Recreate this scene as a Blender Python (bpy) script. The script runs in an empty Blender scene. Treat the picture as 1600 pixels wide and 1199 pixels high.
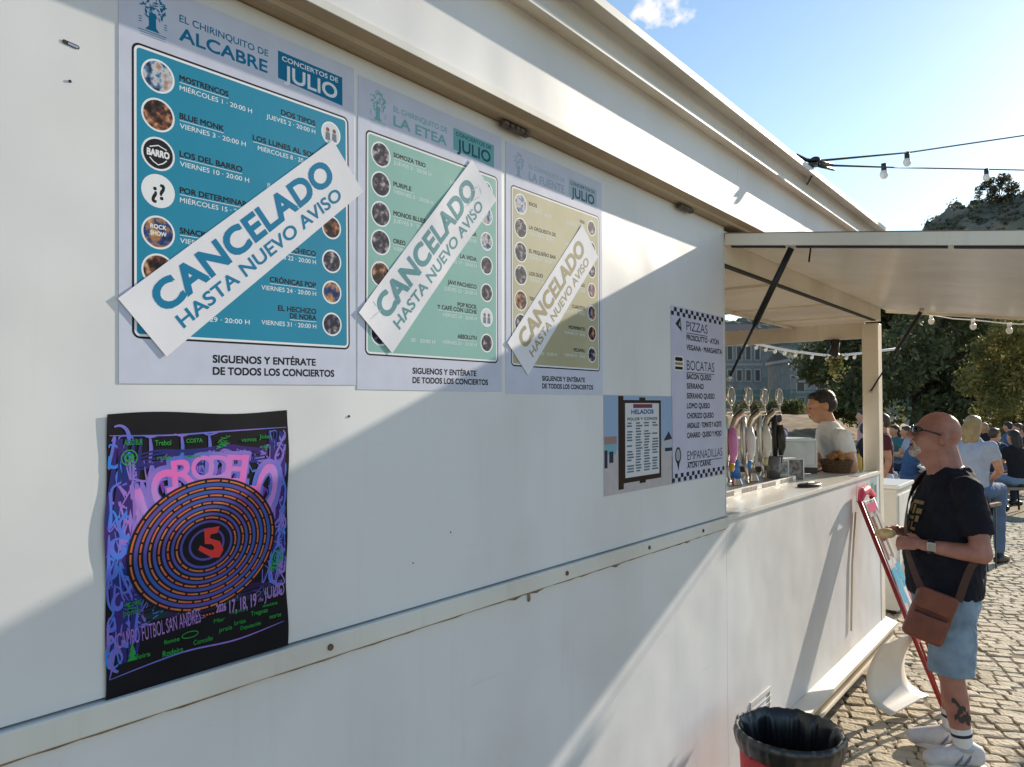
import bpy, bmesh, math, random
from mathutils import Vector, Matrix
R = math.radians
rnd = random.Random(11)
sc = bpy.context.scene
col = sc.collection

# ------------------------------------------------------------------ camera
cam = bpy.data.objects.new('camera', bpy.data.cameras.new('camera'))
col.objects.link(cam)
YAW, PITCH = R(38.86), R(1.6686)
F = Vector((-math.sin(YAW)*math.cos(PITCH), math.cos(YAW)*math.cos(PITCH), math.sin(PITCH)))
RT = Vector((math.cos(YAW), math.sin(YAW), 0))
UP = RT.cross(F)
M = Matrix((RT, UP, -F)).transposed().to_4x4()
M.translation = Vector((1.2, 0, 1.75))
cam.matrix_world = M
cam.data.sensor_width = 36
cam.data.lens = 1150/1600*36
cam.data.clip_start = 0.05
cam.data.clip_end = 3000
sc.camera = cam

# ------------------------------------------------------------------ sky, sun, exposure
SUNV = Vector((1, 5.5, 2.08)).normalized()
ELEV, AZ = math.asin(SUNV.z), math.atan2(SUNV.x, SUNV.y)
w = bpy.data.worlds.new('World'); sc.world = w; w.use_nodes = True
nt = w.node_tree; nd = nt.nodes; lk = nt.links
bg = nd['Background']; bg.inputs['Strength'].default_value = 0.125
sky = nd.new('ShaderNodeTexSky'); sky.sky_type = 'NISHITA'; sky.sun_disc = False
sky.sun_elevation = ELEV; sky.sun_rotation = AZ
sky.air_density = 1.25; sky.dust_density = 0.22; sky.ozone_density = 2.2
# one small cloud, by direction in the sky
tc = nd.new('ShaderNodeTexCoord')
def vdot(v):
    n = nd.new('ShaderNodeVectorMath'); n.operation = 'DOT_PRODUCT'; n.inputs[1].default_value = v
    lk.new(tc.outputs['Generated'], n.inputs[0]); return n.outputs['Value']
def mth(op, a, b=None, clamp=False):
    n = nd.new('ShaderNodeMath'); n.operation = op; n.use_clamp = clamp
    for i, q in enumerate((a, b)):
        if q is None: continue
        if isinstance(q, (int, float)): n.inputs[i].default_value = q
        else: lk.new(q, n.inputs[i])
    return n.outputs[0]
CL = Vector((0.745-1.2, 0.898, 2.285-1.75)).normalized()
CR = Vector((CL.y, -CL.x, 0)).normalized(); CU = CR.cross(CL)
cu = mth('DIVIDE', vdot(CR), 0.042); cv = mth('DIVIDE', vdot(CU), 0.020)
d2 = mth('ADD', mth('MULTIPLY', cu, cu), mth('MULTIPLY', cv, cv))
nz = nd.new('ShaderNodeTexNoise'); nz.inputs['Scale'].default_value = 42; nz.inputs['Detail'].default_value = 7
lk.new(tc.outputs['Generated'], nz.inputs['Vector'])
mk = mth('SUBTRACT', 1.0, d2)
mk = mth('ADD', mk, mth('MULTIPLY', mth('SUBTRACT', nz.outputs['Fac'], 0.52), 6.0))
mk = mth('MULTIPLY', mk, mth('MULTIPLY', mth('SUBTRACT', 1.9, d2, True), 0.75), True)
fr = mth('GREATER_THAN', vdot(CL), 0.5)
mk = mth('MULTIPLY', mk, fr)
mx = nd.new('ShaderNodeMix'); mx.data_type = 'RGBA'
lk.new(mk, mx.inputs['Factor']); lk.new(sky.outputs['Color'], mx.inputs['A'])
mx.inputs['B'].default_value = (6.2, 5.9, 5.7, 1)
lk.new(mx.outputs['Result'], bg.inputs['Color'])

sun = bpy.data.objects.new('sun', bpy.data.lights.new('sun', 'SUN')); col.objects.link(sun)
sun.data.energy = 4.5; sun.data.angle = R(0.55); sun.data.color = (1.0, 0.88, 0.72)
sun.rotation_euler = (-SUNV).to_track_quat('-Z', 'Y').to_euler()
sc.view_settings.view_transform = 'Standard'; sc.view_settings.look = 'None'
sc.view_settings.gamma = 1; sc.view_settings.use_curve_mapping = False
sc.view_settings.exposure = 0.6

# ------------------------------------------------------------------ materials
MATS = {}
def mat(name, c, rough=0.6, metal=0.0, var=0.0, vscale=8.0, bump=0.0, bscale=40.0, c2=None, spec=0.5, detail=5, transm=0.0, ramp=None, emit=None, cut=(0.35, 0.65)):
    if name in MATS: return MATS[name]
    m = bpy.data.materials.new(name); m.use_nodes = True; MATS[name] = m
    t = m.node_tree; b = t.nodes['Principled BSDF']
    b.inputs['Base Color'].default_value = (*c, 1); b.inputs['Roughness'].default_value = rough
    b.inputs['Metallic'].default_value = metal; b.inputs['Specular IOR Level'].default_value = spec
    b.inputs['Transmission Weight'].default_value = transm
    co = t.nodes.new('ShaderNodeTexCoord')
    if var or c2 or ramp:
        n = t.nodes.new('ShaderNodeTexNoise'); n.inputs['Scale'].default_value = vscale; n.inputs['Detail'].default_value = detail
        t.links.new(co.outputs['Object'], n.inputs['Vector'])
        r = t.nodes.new('ShaderNodeValToRGB'); e = r.color_ramp.elements
        if ramp:
            e[0].position, e[1].position = ramp[0][0], ramp[-1][0]
            e[0].color, e[1].color = (*ramp[0][1], 1), (*ramp[-1][1], 1)
            for p, q in ramp[1:-1]:
                k = e.new(p); k.color = (*q, 1)
        else:
            lo = c2 if c2 else tuple(x*(1-var) for x in c)
            e[0].position, e[1].position = cut
            e[0].color, e[1].color = (*lo, 1), (*c, 1)
        t.links.new(n.outputs['Fac'], r.inputs['Fac']); t.links.new(r.outputs['Color'], b.inputs['Base Color'])
    if bump:
        n2 = t.nodes.new('ShaderNodeTexNoise'); n2.inputs['Scale'].default_value = bscale; n2.inputs['Detail'].default_value = 4
        t.links.new(co.outputs['Object'], n2.inputs['Vector'])
        bp = t.nodes.new('ShaderNodeBump'); bp.inputs['Strength'].default_value = bump; bp.inputs['Distance'].default_value = 0.01
        t.links.new(n2.outputs['Fac'], bp.inputs['Height']); t.links.new(bp.outputs['Normal'], b.inputs['Normal'])
    return m

def panel_mat(name, c, dirt, rough=0.5):
    """painted sheet metal: soft grime clouds, vertical rain streaks, fine specks and slightly wavy surface"""
    m = bpy.data.materials.new(name); m.use_nodes = True; MATS[name] = m
    t = m.node_tree; b = t.nodes['Principled BSDF']; b.inputs['Roughness'].default_value = rough; b.inputs['Specular IOR Level'].default_value = 0.35
    co = t.nodes.new('ShaderNodeTexCoord')
    def noise(scale, vec, detail=5):
        mp = t.nodes.new('ShaderNodeMapping'); mp.inputs['Scale'].default_value = vec
        t.links.new(co.outputs['Object'], mp.inputs['Vector'])
        n = t.nodes.new('ShaderNodeTexNoise'); n.inputs['Scale'].default_value = scale; n.inputs['Detail'].default_value = detail
        t.links.new(mp.outputs[0], n.inputs['Vector']); return n.outputs['Fac']
    def rng(v, a, z, lo=0.0, hi=1.0):
        n = t.nodes.new('ShaderNodeMapRange'); n.inputs[1].default_value = a; n.inputs[2].default_value = z
        n.inputs[3].default_value = lo; n.inputs[4].default_value = hi; t.links.new(v, n.inputs[0]); return n.outputs[0]
    def add(a, bb):
        n = t.nodes.new('ShaderNodeMath'); n.operation = 'ADD'; n.use_clamp = True
        t.links.new(a, n.inputs[0]); t.links.new(bb, n.inputs[1]); return n.outputs[0]
    cloud = rng(noise(2.2, (1, 1, 1), 8), 0.42, 0.75, 0, 0.45)
    streak = rng(noise(3.0, (6, 9, 0.5), 6), 0.58, 0.85, 0, 0.22)
    speck = rng(noise(95, (1, 1, 1), 2), 0.74, 0.80, 0, 0.5)
    scuff = rng(noise(5.0, (1, 0.5, 9), 3), 0.70, 0.76, 0, 0.22)
    f = add(add(add(cloud, streak), speck), scuff)
    mxn = t.nodes.new('ShaderNodeMix'); mxn.data_type = 'RGBA'
    mxn.inputs['A'].default_value = (*c, 1); mxn.inputs['B'].default_value = (*dirt, 1)
    t.links.new(f, mxn.inputs['Factor']); t.links.new(mxn.outputs['Result'], b.inputs['Base Color'])
    bp = t.nodes.new('ShaderNodeBump'); bp.inputs['Strength'].default_value = 0.35; bp.inputs['Distance'].default_value = 0.025
    t.links.new(noise(3.5, (1, 1, 1), 1), bp.inputs['Height']); t.links.new(bp.outputs['Normal'], b.inputs['Normal'])
    return m

WHITE = panel_mat('painted_panel', (0.735, 0.745, 0.765), (0.54, 0.53, 0.51))
WHITE2 = panel_mat('painted_trim', (0.74, 0.73, 0.69), (0.42, 0.38, 0.30))
CREAM = panel_mat('cream_metal', (0.82, 0.75, 0.64), (0.38, 0.30, 0.20), 0.5)
BEIGE = panel_mat('beige_lip', (0.42, 0.33, 0.22), (0.16, 0.11, 0.065), 0.6)
SEALANT = mat('sealant', (0.30, 0.24, 0.17), 0.8, var=0.5, vscale=30)
DARK = mat('dark_gap', (0.02, 0.02, 0.02), 0.7)
BLACK = mat('black_plastic', (0.012, 0.012, 0.013), 0.35, var=0.3)
BLACKM = mat('black_metal', (0.02, 0.018, 0.018), 0.4, 0.3, var=0.3)
RUST = mat('rusty_metal', (0.22, 0.13, 0.08), 0.7, 0.2, c2=(0.05, 0.04, 0.035), vscale=60)
CHROME = mat('chrome', (0.72, 0.68, 0.62), 0.16, 1.0, var=0.08)
STEEL = mat('brushed_steel', (0.55, 0.55, 0.54), 0.35, 0.9, var=0.1)
PAPER = mat('poster_paper', (0.60, 0.63, 0.77), 0.45, var=0.06, vscale=20, bump=0.09, bscale=8)
PAPERW = mat('banner_paper', (0.80, 0.80, 0.86), 0.42, var=0.04, vscale=14, bump=0.10, bscale=8)
INK = mat('black_ink', (0.012, 0.013, 0.02), 0.45)
NAVY = mat('navy_ink', (0.008, 0.028, 0.055), 0.45)
WINK = mat('white_ink', (0.80, 0.82, 0.86), 0.45)

# ------------------------------------------------------------------ mesh builder
class MB:
    def __init__(s): s.v, s.f, s.m, s.sm = [], [], [], []
    def add(s, vs, fs, m=0, smooth=False):
        o = len(s.v); s.v += [tuple(p) for p in vs]
        for f in fs: s.f.append(tuple(i+o for i in f)); s.m.append(m); s.sm.append(smooth)
        return s
    def box(s, lo, hi, m=0):
        x0, y0, z0 = lo; x1, y1, z1 = hi
        vs = [(x0,y0,z0),(x1,y0,z0),(x1,y1,z0),(x0,y1,z0),(x0,y0,z1),(x1,y0,z1),(x1,y1,z1),(x0,y1,z1)]
        return s.add(vs, [(0,3,2,1),(4,5,6,7),(0,1,5,4),(1,2,6,5),(2,3,7,6),(3,0,4,7)], m)
    def obox(s, c, ax, ay, az, m=0):
        """box by centre and three half-axis vectors"""
        c, ax, ay, az = map(Vector, (c, ax, ay, az)); vs = []
        for k in (-1, 1):
            for j, i in ((-1,-1),(-1,1),(1,1),(1,-1)): vs.append(c+ax*i+ay*j+az*k)
        return s.add(vs, [(0,3,2,1),(4,5,6,7),(0,1,5,4),(1,2,6,5),(2,3,7,6),(3,0,4,7)], m)
    def tube(s, pts, rad, n=10, m=0, smooth=True):
        pts = [Vector(p) for p in pts]
        if not isinstance(rad, (list, tuple)): rad = [rad]*len(pts)
        vs, fs = [], []; ref = None
        for i, p in enumerate(pts):
            d = (pts[min(i+1, len(pts)-1)]-pts[max(i-1, 0)]).normalized()
            if ref is None: ref = d.orthogonal().normalized()
            a = (ref-d*ref.dot(d)).normalized(); ref = a; b = d.cross(a)
            for k in range(n):
                q = 2*math.pi*k/n; vs.append(p+(a*math.cos(q)+b*math.sin(q))*rad[i])
        for i in range(len(pts)-1):
            for k in range(n):
                fs.append((i*n+k, i*n+(k+1) % n, (i+1)*n+(k+1) % n, (i+1)*n+k))
        fs.append(tuple(range(n-1, -1, -1))); fs.append(tuple((len(pts)-1)*n+k for k in range(n)))
        return s.add(vs, fs, m, smooth)
    def lathe(s, prof, n=24, o=(0,0,0), m=0, axis='z', smooth=True):
        vs, fs = [], []; o = Vector(o)
        for r, h in prof:
            for k in range(n):
                q = 2*math.pi*k/n; a, b = r*math.cos(q), r*math.sin(q)
                vs.append(o+Vector({'z': (a,b,h), 'x': (h,a,b), 'y': (b,h,a)}[axis]))
        for i in range(len(prof)-1):
            for k in range(n): fs.append((i*n+k, i*n+(k+1) % n, (i+1)*n+(k+1) % n, (i+1)*n+k))
        fs.append(tuple(range(n-1, -1, -1))); fs.append(tuple((len(prof)-1)*n+k for k in range(n)))
        return s.add(vs, fs, m, smooth)
    def ell(s, c, r, m=0, n=16, rot=None):
        vs, fs = [], []; c = Vector(c); h = n//2
        for i in range(h+1):
            a = math.pi*i/h
            for k in range(n):
                q = 2*math.pi*k/n
                p = Vector((r[0]*math.sin(a)*math.cos(q), r[1]*math.sin(a)*math.sin(q), -r[2]*math.cos(a)))
                if i in (0, h): p += Vector((1e-5*math.cos(q), 1e-5*math.sin(q), 0))
                if rot: p = rot @ p
                vs.append(c+p)
        for i in range(h):
            for k in range(n): fs.append((i*n+k, i*n+(k+1) % n, (i+1)*n+(k+1) % n, (i+1)*n+k))
        fs.append(tuple(range(n-1, -1, -1))); fs.append(tuple(h*n+k for k in range(n)))
        return s.add(vs, fs, m, True)
    def cap(s, p0, r0, p1, r1, n=14, m=0):
        """rounded cone"""
        p0, p1 = Vector(p0), Vector(p1); d = (p1-p0)
        L = max(d.length, 1e-6); u = d/L; pts, rs = [], []
        for i in range(5):
            a = math.pi/2*(i+0.15)/5; pts.append(p0-u*r0*math.cos(a)); rs.append(r0*math.sin(a))
        pts.append(p0); rs.append(r0); pts.append(p1); rs.append(r1)
        for i in range(4, -1, -1):
            a = math.pi/2*(i+0.15)/5; pts.append(p1+u*r1*math.cos(a)); rs.append(r1*math.sin(a))
        return s.tube(pts, rs, n, m)
    def chain(s, pr, n=14):
        for (a, ra), (b, rb) in zip(pr, pr[1:]): s.cap(a, ra, b, rb, n)
        return s
    def loft(s, rings, n=22, m=0, smooth=True):
        """horizontal elliptical rings (f, s, z, rf, rs)"""
        vs, fs = [], []
        for f, q0, z, rf, rs in rings:
            for k in range(n):
                q = 2*math.pi*k/n; vs.append((f+rf*math.cos(q), q0+rs*math.sin(q), z))
        for i in range(len(rings)-1):
            for k in range(n): fs.append((i*n+k, i*n+(k+1) % n, (i+1)*n+(k+1) % n, (i+1)*n+k))
        fs.append(tuple(range(n-1, -1, -1))); fs.append(tuple((len(rings)-1)*n+k for k in range(n)))
        return s.add(vs, fs, m, smooth)
    def prism(s, poly, fn, m=0):
        """poly: 2-D points, fn(a, b, side) -> 3-D point for side 0 / 1"""
        n = len(poly); vs = [fn(a, b, 0) for a, b in poly]+[fn(a, b, 1) for a, b in poly]
        fs = [tuple(range(n-1, -1, -1)), tuple(range(n, 2*n))]+[(i, (i+1) % n, n+(i+1) % n, n+i) for i in range(n)]
        return s.add(vs, fs, m)
    def build(s, name, mats, parent=None, loc=None, fix=True):
        me = bpy.data.meshes.new(name); me.from_pydata(s.v, [], s.f)
        if not isinstance(mats, (list, tuple)): mats = [mats]
        for q in mats: me.materials.append(q)
        me.polygons.foreach_set('material_index', s.m); me.polygons.foreach_set('use_smooth', s.sm)
        if fix and len(s.f) < 60000:
            b = bmesh.new(); b.from_mesh(me); bmesh.ops.recalc_face_normals(b, faces=b.faces); b.to_mesh(me); b.free()
        me.update()
        o = bpy.data.objects.new(name, me); col.objects.link(o)
        if parent: o.parent = parent
        if loc: o.location = loc
        return o

def tag(o, label=None, cat=None, group=None, kind=None):
    for k, v in (('label', label), ('category', cat), ('group', group), ('kind', kind)):
        if v: o[k] = v
    return o
def empty(name, loc=(0,0,0), rz=0.0, label=None, cat=None, group=None):
    o = bpy.data.objects.new(name, None); o.empty_display_size = 0.1; col.objects.link(o)
    o.location = loc; o.rotation_euler = (0, 0, rz); return tag(o, label, cat, group)
def bevel(o, wd=0.004, seg=2):
    b = o.modifiers.new('bevel', 'BEVEL'); b.width = wd; b.segments = seg; b.limit_method = 'ANGLE'; b.angle_limit = R(35); return o
def melt(o, voxel, it=4):
    r = o.modifiers.new('melt', 'REMESH'); r.mode = 'VOXEL'; r.voxel_size = voxel; r.use_smooth_shade = True
    k = o.modifiers.new('soft', 'SMOOTH'); k.factor = 0.5; k.iterations = it; return o
TX = bpy.data.textures.new('cloth_folds', 'CLOUDS'); TX.noise_scale = 0.085; TX.noise_depth = 2
TX2 = bpy.data.textures.new('cloth_wrinkles', 'CLOUDS'); TX2.noise_scale = 0.03; TX2.noise_depth = 1
def folds(o, a=0.020):
    for tx, k in ((TX, a), (TX2, a*0.35)):
        d = o.modifiers.new('folds', 'DISPLACE'); d.texture = tx; d.strength = k; d.mid_level = 0.5; d.texture_coords = 'LOCAL'
    return o
def copy_tree(o, parent=None):
    c = o.copy(); col.objects.link(c); c.parent = parent
    for ch in list(o.children): copy_tree(ch, c)
    return c

# ------------------------------------------------------------------ lettering
_tc = {}
def glyphs(s, bold):
    k = (s, bold)
    if k in _tc: return _tc[k]
    c = bpy.data.curves.new('t', 'FONT'); c.body = s; c.size = 1; c.offset = bold; c.resolution_u = 4; c.fill_mode = 'FRONT'
    o = bpy.data.objects.new('t', c); me = o.to_mesh()
    vs = [(v.co.x, v.co.y) for v in me.vertices]; fs = [tuple(p.vertices) for p in me.polygons]
    o.to_mesh_clear(); bpy.data.objects.remove(o); bpy.data.curves.remove(c)
    x0 = min(a for a, b in vs); x1 = max(a for a, b in vs)
    _tc[k] = ([(a-x0, b) for a, b in vs], fs, x1-x0); return _tc[k]
CAP = 0.727
class Sheet:
    """flat printed sheet standing in the plane X = x, u along +Y, v along +Z; rot about the sheet's own corner"""
    def __init__(s, x, y, z, rot=0.0, warp=None, top=0.001, k=0.08): s.x, s.y, s.z, s.c, s.s, s.w, s.t, s.k = x, y, z, math.cos(rot), math.sin(rot), warp, top, k
    def p(s, u, v, h=0.0):
        if h > s.t: h = s.t+(h-s.t)*s.k
        x = s.x+h+(s.w(u, v) if s.w else 0.0)
        return (x, s.y+u*s.c-v*s.s, s.z+u*s.s+v*s.c)
    def text(s, mb, t, u, v, cap, h, m=0, align='L', fit=None, bold=0.0, rot=0.0, mid=False):
        vs, fs, wd = glyphs(t, 0.0); k = cap/CAP; kx = fit/wd if fit else k
        du = {'L': 0, 'C': -wd*kx/2, 'R': -wd*kx}[align]; dv = -cap/2 if mid else 0
        cr, sr = math.cos(rot), math.sin(rot); q = bold*k
        offs = [(0, 0)] if q <= 0 else [(-q, -q), (q, -q), (q, q), (-q, q), (0, 0)]
        if bold > 0.04: offs += [(-q, 0), (q, 0), (0, q), (0, -q)]
        for n_, (ox, oy) in enumerate(offs):
            pts = []
            for a, b in vs:
                a2, b2 = a*kx+du+ox, b*k+dv+oy
                pts.append(s.p(u+a2*cr-b2*sr, v+a2*sr+b2*cr, h+0.00002*n_/max(s.k, 0.05)*0.5))
            mb.add(pts, fs, m)
    def rect(s, mb, u0, v0, u1, v1, h, m=0, n=1, nv=1):
        vs = [s.p(u0+(u1-u0)*i/n, v0+(v1-v0)*j/nv, h) for j in range(nv+1) for i in range(n+1)]
        mb.add(vs, [(j*(n+1)+i, j*(n+1)+i+1, (j+1)*(n+1)+i+1, (j+1)*(n+1)+i) for j in range(nv) for i in range(n)], m)
    def poly(s, mb, pts, h, m=0): mb.add([s.p(a, b, h) for a, b in pts], [tuple(range(len(pts)))], m)
    def rrect(s, mb, u0, v0, u1, v1, r, h, m=0):
        pts = []
        for cx, cy, a0 in ((u1-r, v0+r, -90), (u1-r, v1-r, 0), (u0+r, v1-r, 90), (u0+r, v0+r, 180)):
            for k in range(7):
                a = R(a0+15*k); pts.append((cx+r*math.cos(a), cy+r*math.sin(a)))
        s.poly(mb, pts, h, m)
    def disc(s, mb, u, v, r, h, m=0, n=28, ry=None):
        s.poly(mb, [(u+r*math.cos(2*math.pi*k/n), v+(ry or r)*math.sin(2*math.pi*k/n)) for k in range(n)], h, m)
    def stroke(s, mb, pts, wd, h, m=0):
        vs, fs = [], []; n = len(pts)
        for i, (a, b) in enumerate(pts):
            a0, b0 = pts[max(i-1, 0)]; a1, b1 = pts[min(i+1, n-1)]
            L = math.hypot(a1-a0, b1-b0) or 1; nx, ny = -(b1-b0)/L, (a1-a0)/L
            q = wd*(0.35+0.65*math.sin(math.pi*(i+0.5)/n)) if wd > 0 else -wd
            vs += [s.p(a+nx*q/2, b+ny*q/2, h), s.p(a-nx*q/2, b-ny*q/2, h)]
        for i in range(n-1): fs.append((2*i, 2*i+1, 2*i+3, 2*i+2))
        mb.add(vs, fs, m)
    def slab(s, mb, u0, v0, u1, v1, th, m=0, n=1, nv=1):
        """the sheet itself, with thickness th"""
        s.rect(mb, u0, v0, u1, v1, th, m, n, nv)
        ring = [(u0+(u1-u0)*i/n, v0) for i in range(n)]+[(u1, v0+(v1-v0)*j/nv) for j in range(nv)] \
             + [(u1-(u1-u0)*i/n, v1) for i in range(n)]+[(u0, v1-(v1-v0)*j/nv) for j in range(nv)]
        k = len(ring); vs = [s.p(a, b, 0) for a, b in ring]+[s.p(a, b, th) for a, b in ring]
        mb.add(vs, [(i, (i+1) % k, k+(i+1) % k, k+i) for i in range(k)], m)

# ================================================================== food trailer
YL, YS, YE = -2.2, 2.868, 5.56        # left end, seam beside the hatch, far end
tr = empty('food_trailer', (0, 0, 0), 0, 'white food trailer with raised serving hatch, posters along its side', 'food trailer')
MB().box((-0.035, YL, 1.303), (0, YS-0.001, 2.476)).build('side_panel', WHITE, tr)
MB().box((-0.035, YL, 0.20), (0, YS-0.001, 1.252)).build('lower_panel', WHITE, tr)
MB().box((-0.035, YS+0.001, 0.20), (0, 5.448, 1.282)).build('counter_panel', WHITE, tr)
MB().box((-0.09, YL, 0.2), (-0.037, YS-0.03, 2.47)).build('inner_core', DARK, tr)
# rail between the two panels, with its rubber gap and sealant
rail = bevel(MB().box((-0.03, YL, 1.256), (0.012, YS-0.002, 1.2985)).build('trim_rail', WHITE2, tr), 0.003)
sl = MB(); n = 160
vs, fs = [], []
for i in range(n+1):
    y = YL+0.01+(YS-0.02-YL)*i/n; d = 0.0035+0.003*rnd.random()
    if rnd.random() < 0.10: d += 0.007*rnd.random()
    vs += [(0.0005, y, 1.2555), (0.007, y, 1.2555), (0.0012, y, 1.2555-d)]
for i in range(n):
    a, b = 3*i, 3*i+3; fs += [(a, b, b+1, a+1), (a+1, b+1, b+2, a+2)]
sl.add(vs, fs); sl.build('sealant', SEALANT, rail)
for y in (0.908, 1.72, 2.2, 2.62, 0.02, -0.8): MB().lathe([(0.0, 0.012), (0.0065, 0.0125), (0.006, 0.0155), (0.003, 0.0165)], 14, (0, y, 1.277), 0, 'x').build('screw_head', RUST, rail)
for y, z, r in ((0.433, 2.235, 0.0022), (0.960, 1.727, 0.0026), (1.14, 1.40, 0.0015), (0.30, 1.93, 0.001), (1.26, 1.452, 0.0018)):
    MB().lathe([(r, -0.001), (r, 0.0012), (r*0.5, 0.0016)], 10, (0, y, z), 0, 'x').build('screw_hole', DARK, tr)
sm = MB(); s0 = Sheet(0.0, 0.433, 2.291, R(-6)); s0.rrect(sm, -0.012, -0.0032, 0.012, 0.0032, 0.003, 0.0008, 0); s0.rrect(sm, -0.004, -0.0016, 0.0105, 0.0016, 0.0014, 0.0012, 1)
sm.build('slot', [DARK, STEEL], tr)
MB().tube([(0.001, 1.557, 1.252), (0.004, 1.557, 1.238), (0.001, 1.558, 1.231)], 0.004, 8).build('peg', SEALANT, tr)
# fascia, lip and drip trims (profiles in X, Z run along the whole side)
def run(name, poly, y0, y1, mt, parent=tr):
    return MB().prism(poly, lambda a, b, s_: (a, y1 if s_ else y0, b)).build(name, mt, parent)
for (a, b) in ((YL, YS-0.001), (YS+0.001, YE+0.1)):
    run('fascia_panel', [(0.0, 2.512), (0.060, 2.512), (0.060, 2.757), (0.0, 2.757)], a, b, WHITE)
    run('upper_panel', [(0.0, 2.772), (0.082, 2.772), (0.082, 2.858), (0.0, 2.858)], a, b, WHITE)
run('lip', [(-0.03, 2.4775), (0.028, 2.4790), (0.031, 2.4745), (0.040, 2.4765), (0.043, 2.486), (0.066, 2.494), (0.066, 2.511), (-0.03, 2.511)], YL, YE+0.1, [BEIGE])
run('lip_edge', [(0.0665, 2.4945), (0.0705, 2.4945), (0.0705, 2.5115), (0.0615, 2.5145), (0.0615, 2.5118), (0.0665, 2.5105)], YL, YE+0.1, WHITE2)
run('drip_trim', [(0.0, 2.758), (0.062, 2.758), (0.110, 2.745), (0.1105, 2.747), (0.083, 2.7715), (0.0, 2.7715)], YL, YE+0.1, CREAM)
run('drip_face', [(0.1110, 2.744), (0.1145, 2.744), (0.1145, 2.757), (0.0845, 2.7735), (0.0845, 2.7705), (0.1110, 2.755)], YL, YE+0.1, WHITE2)
run('roof_trim', [(0.0, 2.859), (0.084, 2.859), (0.150, 2.835), (0.150, 2.838), (0.11, 2.874), (0.0, 2.874)], YL, YE+0.1, CREAM)
run('roof_edge', [(0.1505, 2.833), (0.1545, 2.833), (0.1545, 2.858), (0.08, 2.880), (0.0, 2.880), (0.0, 2.8745), (0.1, 2.8745), (0.1505, 2.855)], YL, YE+0.1, WHITE2)
MB().box((-2.2, YL, 2.80), (-0.002, YE+0.1, 2.874)).build('roof', WHITE2, tr)
# shell behind the counter
MB().box((-2.2, YL, 0.2), (-2.15, YE, 2.8)).build('rear_wall', CREAM, tr)
MB().box((-2.149, YL, 0.2), (-0.036, YL+0.04, 2.8)).build('end_wall', WHITE, tr)
MB().box((-2.149, YS-0.03, 0.36), (-0.0355, YS-0.003, 2.47)).build('partition', CREAM, tr)
MB().box((-2.149, YL+0.05, 0.30), (-0.036, YE-0.001, 0.35)).build('cabin_floor', RUST, tr)
MB().box((-0.58, YS, 2.330), (-0.031, YE-0.002, 2.35)).box((-0.60, YS, 2.31), (-0.581, YE-0.002, 2.45)).build('ceiling_panel', CREAM, tr)
MB().box((-2.149, YS, 2.46), (-0.601, YE-0.002, 2.48)).build('inner_ceiling', mat('brown_ceiling', (0.10, 0.055, 0.03), 0.7, var=0.4), tr)
for y in (3.5, 4.4, 5.1): MB().box((-0.58, y, 2.318), (-0.035, y+0.03, 2.3295)).build('ceiling_rib', CREAM, tr)
hd = MB().box((-0.03, YS, 2.330), (-0.001, YE, 2.462)).build('hatch_header', CREAM, tr)
MB().box((-0.03, YS+0.01, 2.322), (-0.004, 5.44, 2.3295)).build('rubber_seal', DARK, hd)
MB().box((-2.149, YE-0.03, 2.215), (-0.10, YE+0.01, 2.325)).build('end_beam', CREAM, tr)
MB().box((-2.149, YE-0.03, 0.30), (-0.10, YE, 1.25)).build('end_panel', CREAM, tr)
bevel(MB().box((-0.099, 5.45, 0.22), (0.004, YE, 2.31)).build('corner_post', CREAM, tr), 0.006)
ct = bevel(MB().box((-0.62, YS+0.002, 1.284), (0.010, 4.80, 1.304)).box((-0.30, 4.8001, 1.284), (0.010, 5.447, 1.304)).box((-0.90, 4.8001, 1.284), (-0.42, 5.30, 1.304)).build('countertop', mat('white_worktop', (0.80, 0.78, 0.73), 0.22, var=0.06), tr), 0.003)
MB().box((-0.06, 4.92, 1.3045), (-0.002, 5.44, 1.3075)).build('edge_strip', STEEL, ct)
sk = MB().prism([(0.001, 0.30), (0.075, 0.275), (0.075, 0.255), (0.001, 0.262)], lambda a, b, s_: (a, (5.58 if s_ else 3.62), b)).build('skirt_ledge', CREAM, tr)
MB().box((0.001, 3.66, 0.185), (0.052, 5.56, 0.254)).build('skirt_board', BEIGE, sk)
MB().box((0.0525, 3.70, 0.180), (0.066, 5.54, 0.193)).build('skirt_lip', CREAM, sk)
MB().box((-2.1, YL+0.1, 0.17), (-0.04, 5.5, 0.199)).build('chassis', DARK, tr)
for yw in (0.4, 1.25):
    wl = MB().lathe([(0.02, -0.45), (0.16, -0.45), (0.26, -0.44), (0.29, -0.40), (0.29, -0.30), (0.26, -0.26), (0.16, -0.25)], 28, (0, yw, 0.29), 0, 'x').build('wheel', BLACK, tr)
# louvre at the foot of the counter panel
vt = MB(); vt.box((0.0005, 3.10, 0.30), (0.006, 3.115, 0.485)); vt.box((0.0005, 3.325, 0.30), (0.006, 3.34, 0.485)); vt.box((0.0005, 3.1155, 0.468), (0.006, 3.3245, 0.485))
for k in range(6): vt.obox((0.006, 3.22, 0.45-0.026*k), (0.006, 0, 0.006), (0, 0.104, 0), (-0.0006, 0, 0.0008))
vt.build('louvre', WHITE2, tr)
# seam cover strip and stains at the seam
MB().box((0.0004, YS-0.006, 1.30), (0.0022, YS-0.0015, 2.40)).build('seam_strip', WHITE2, tr)
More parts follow.
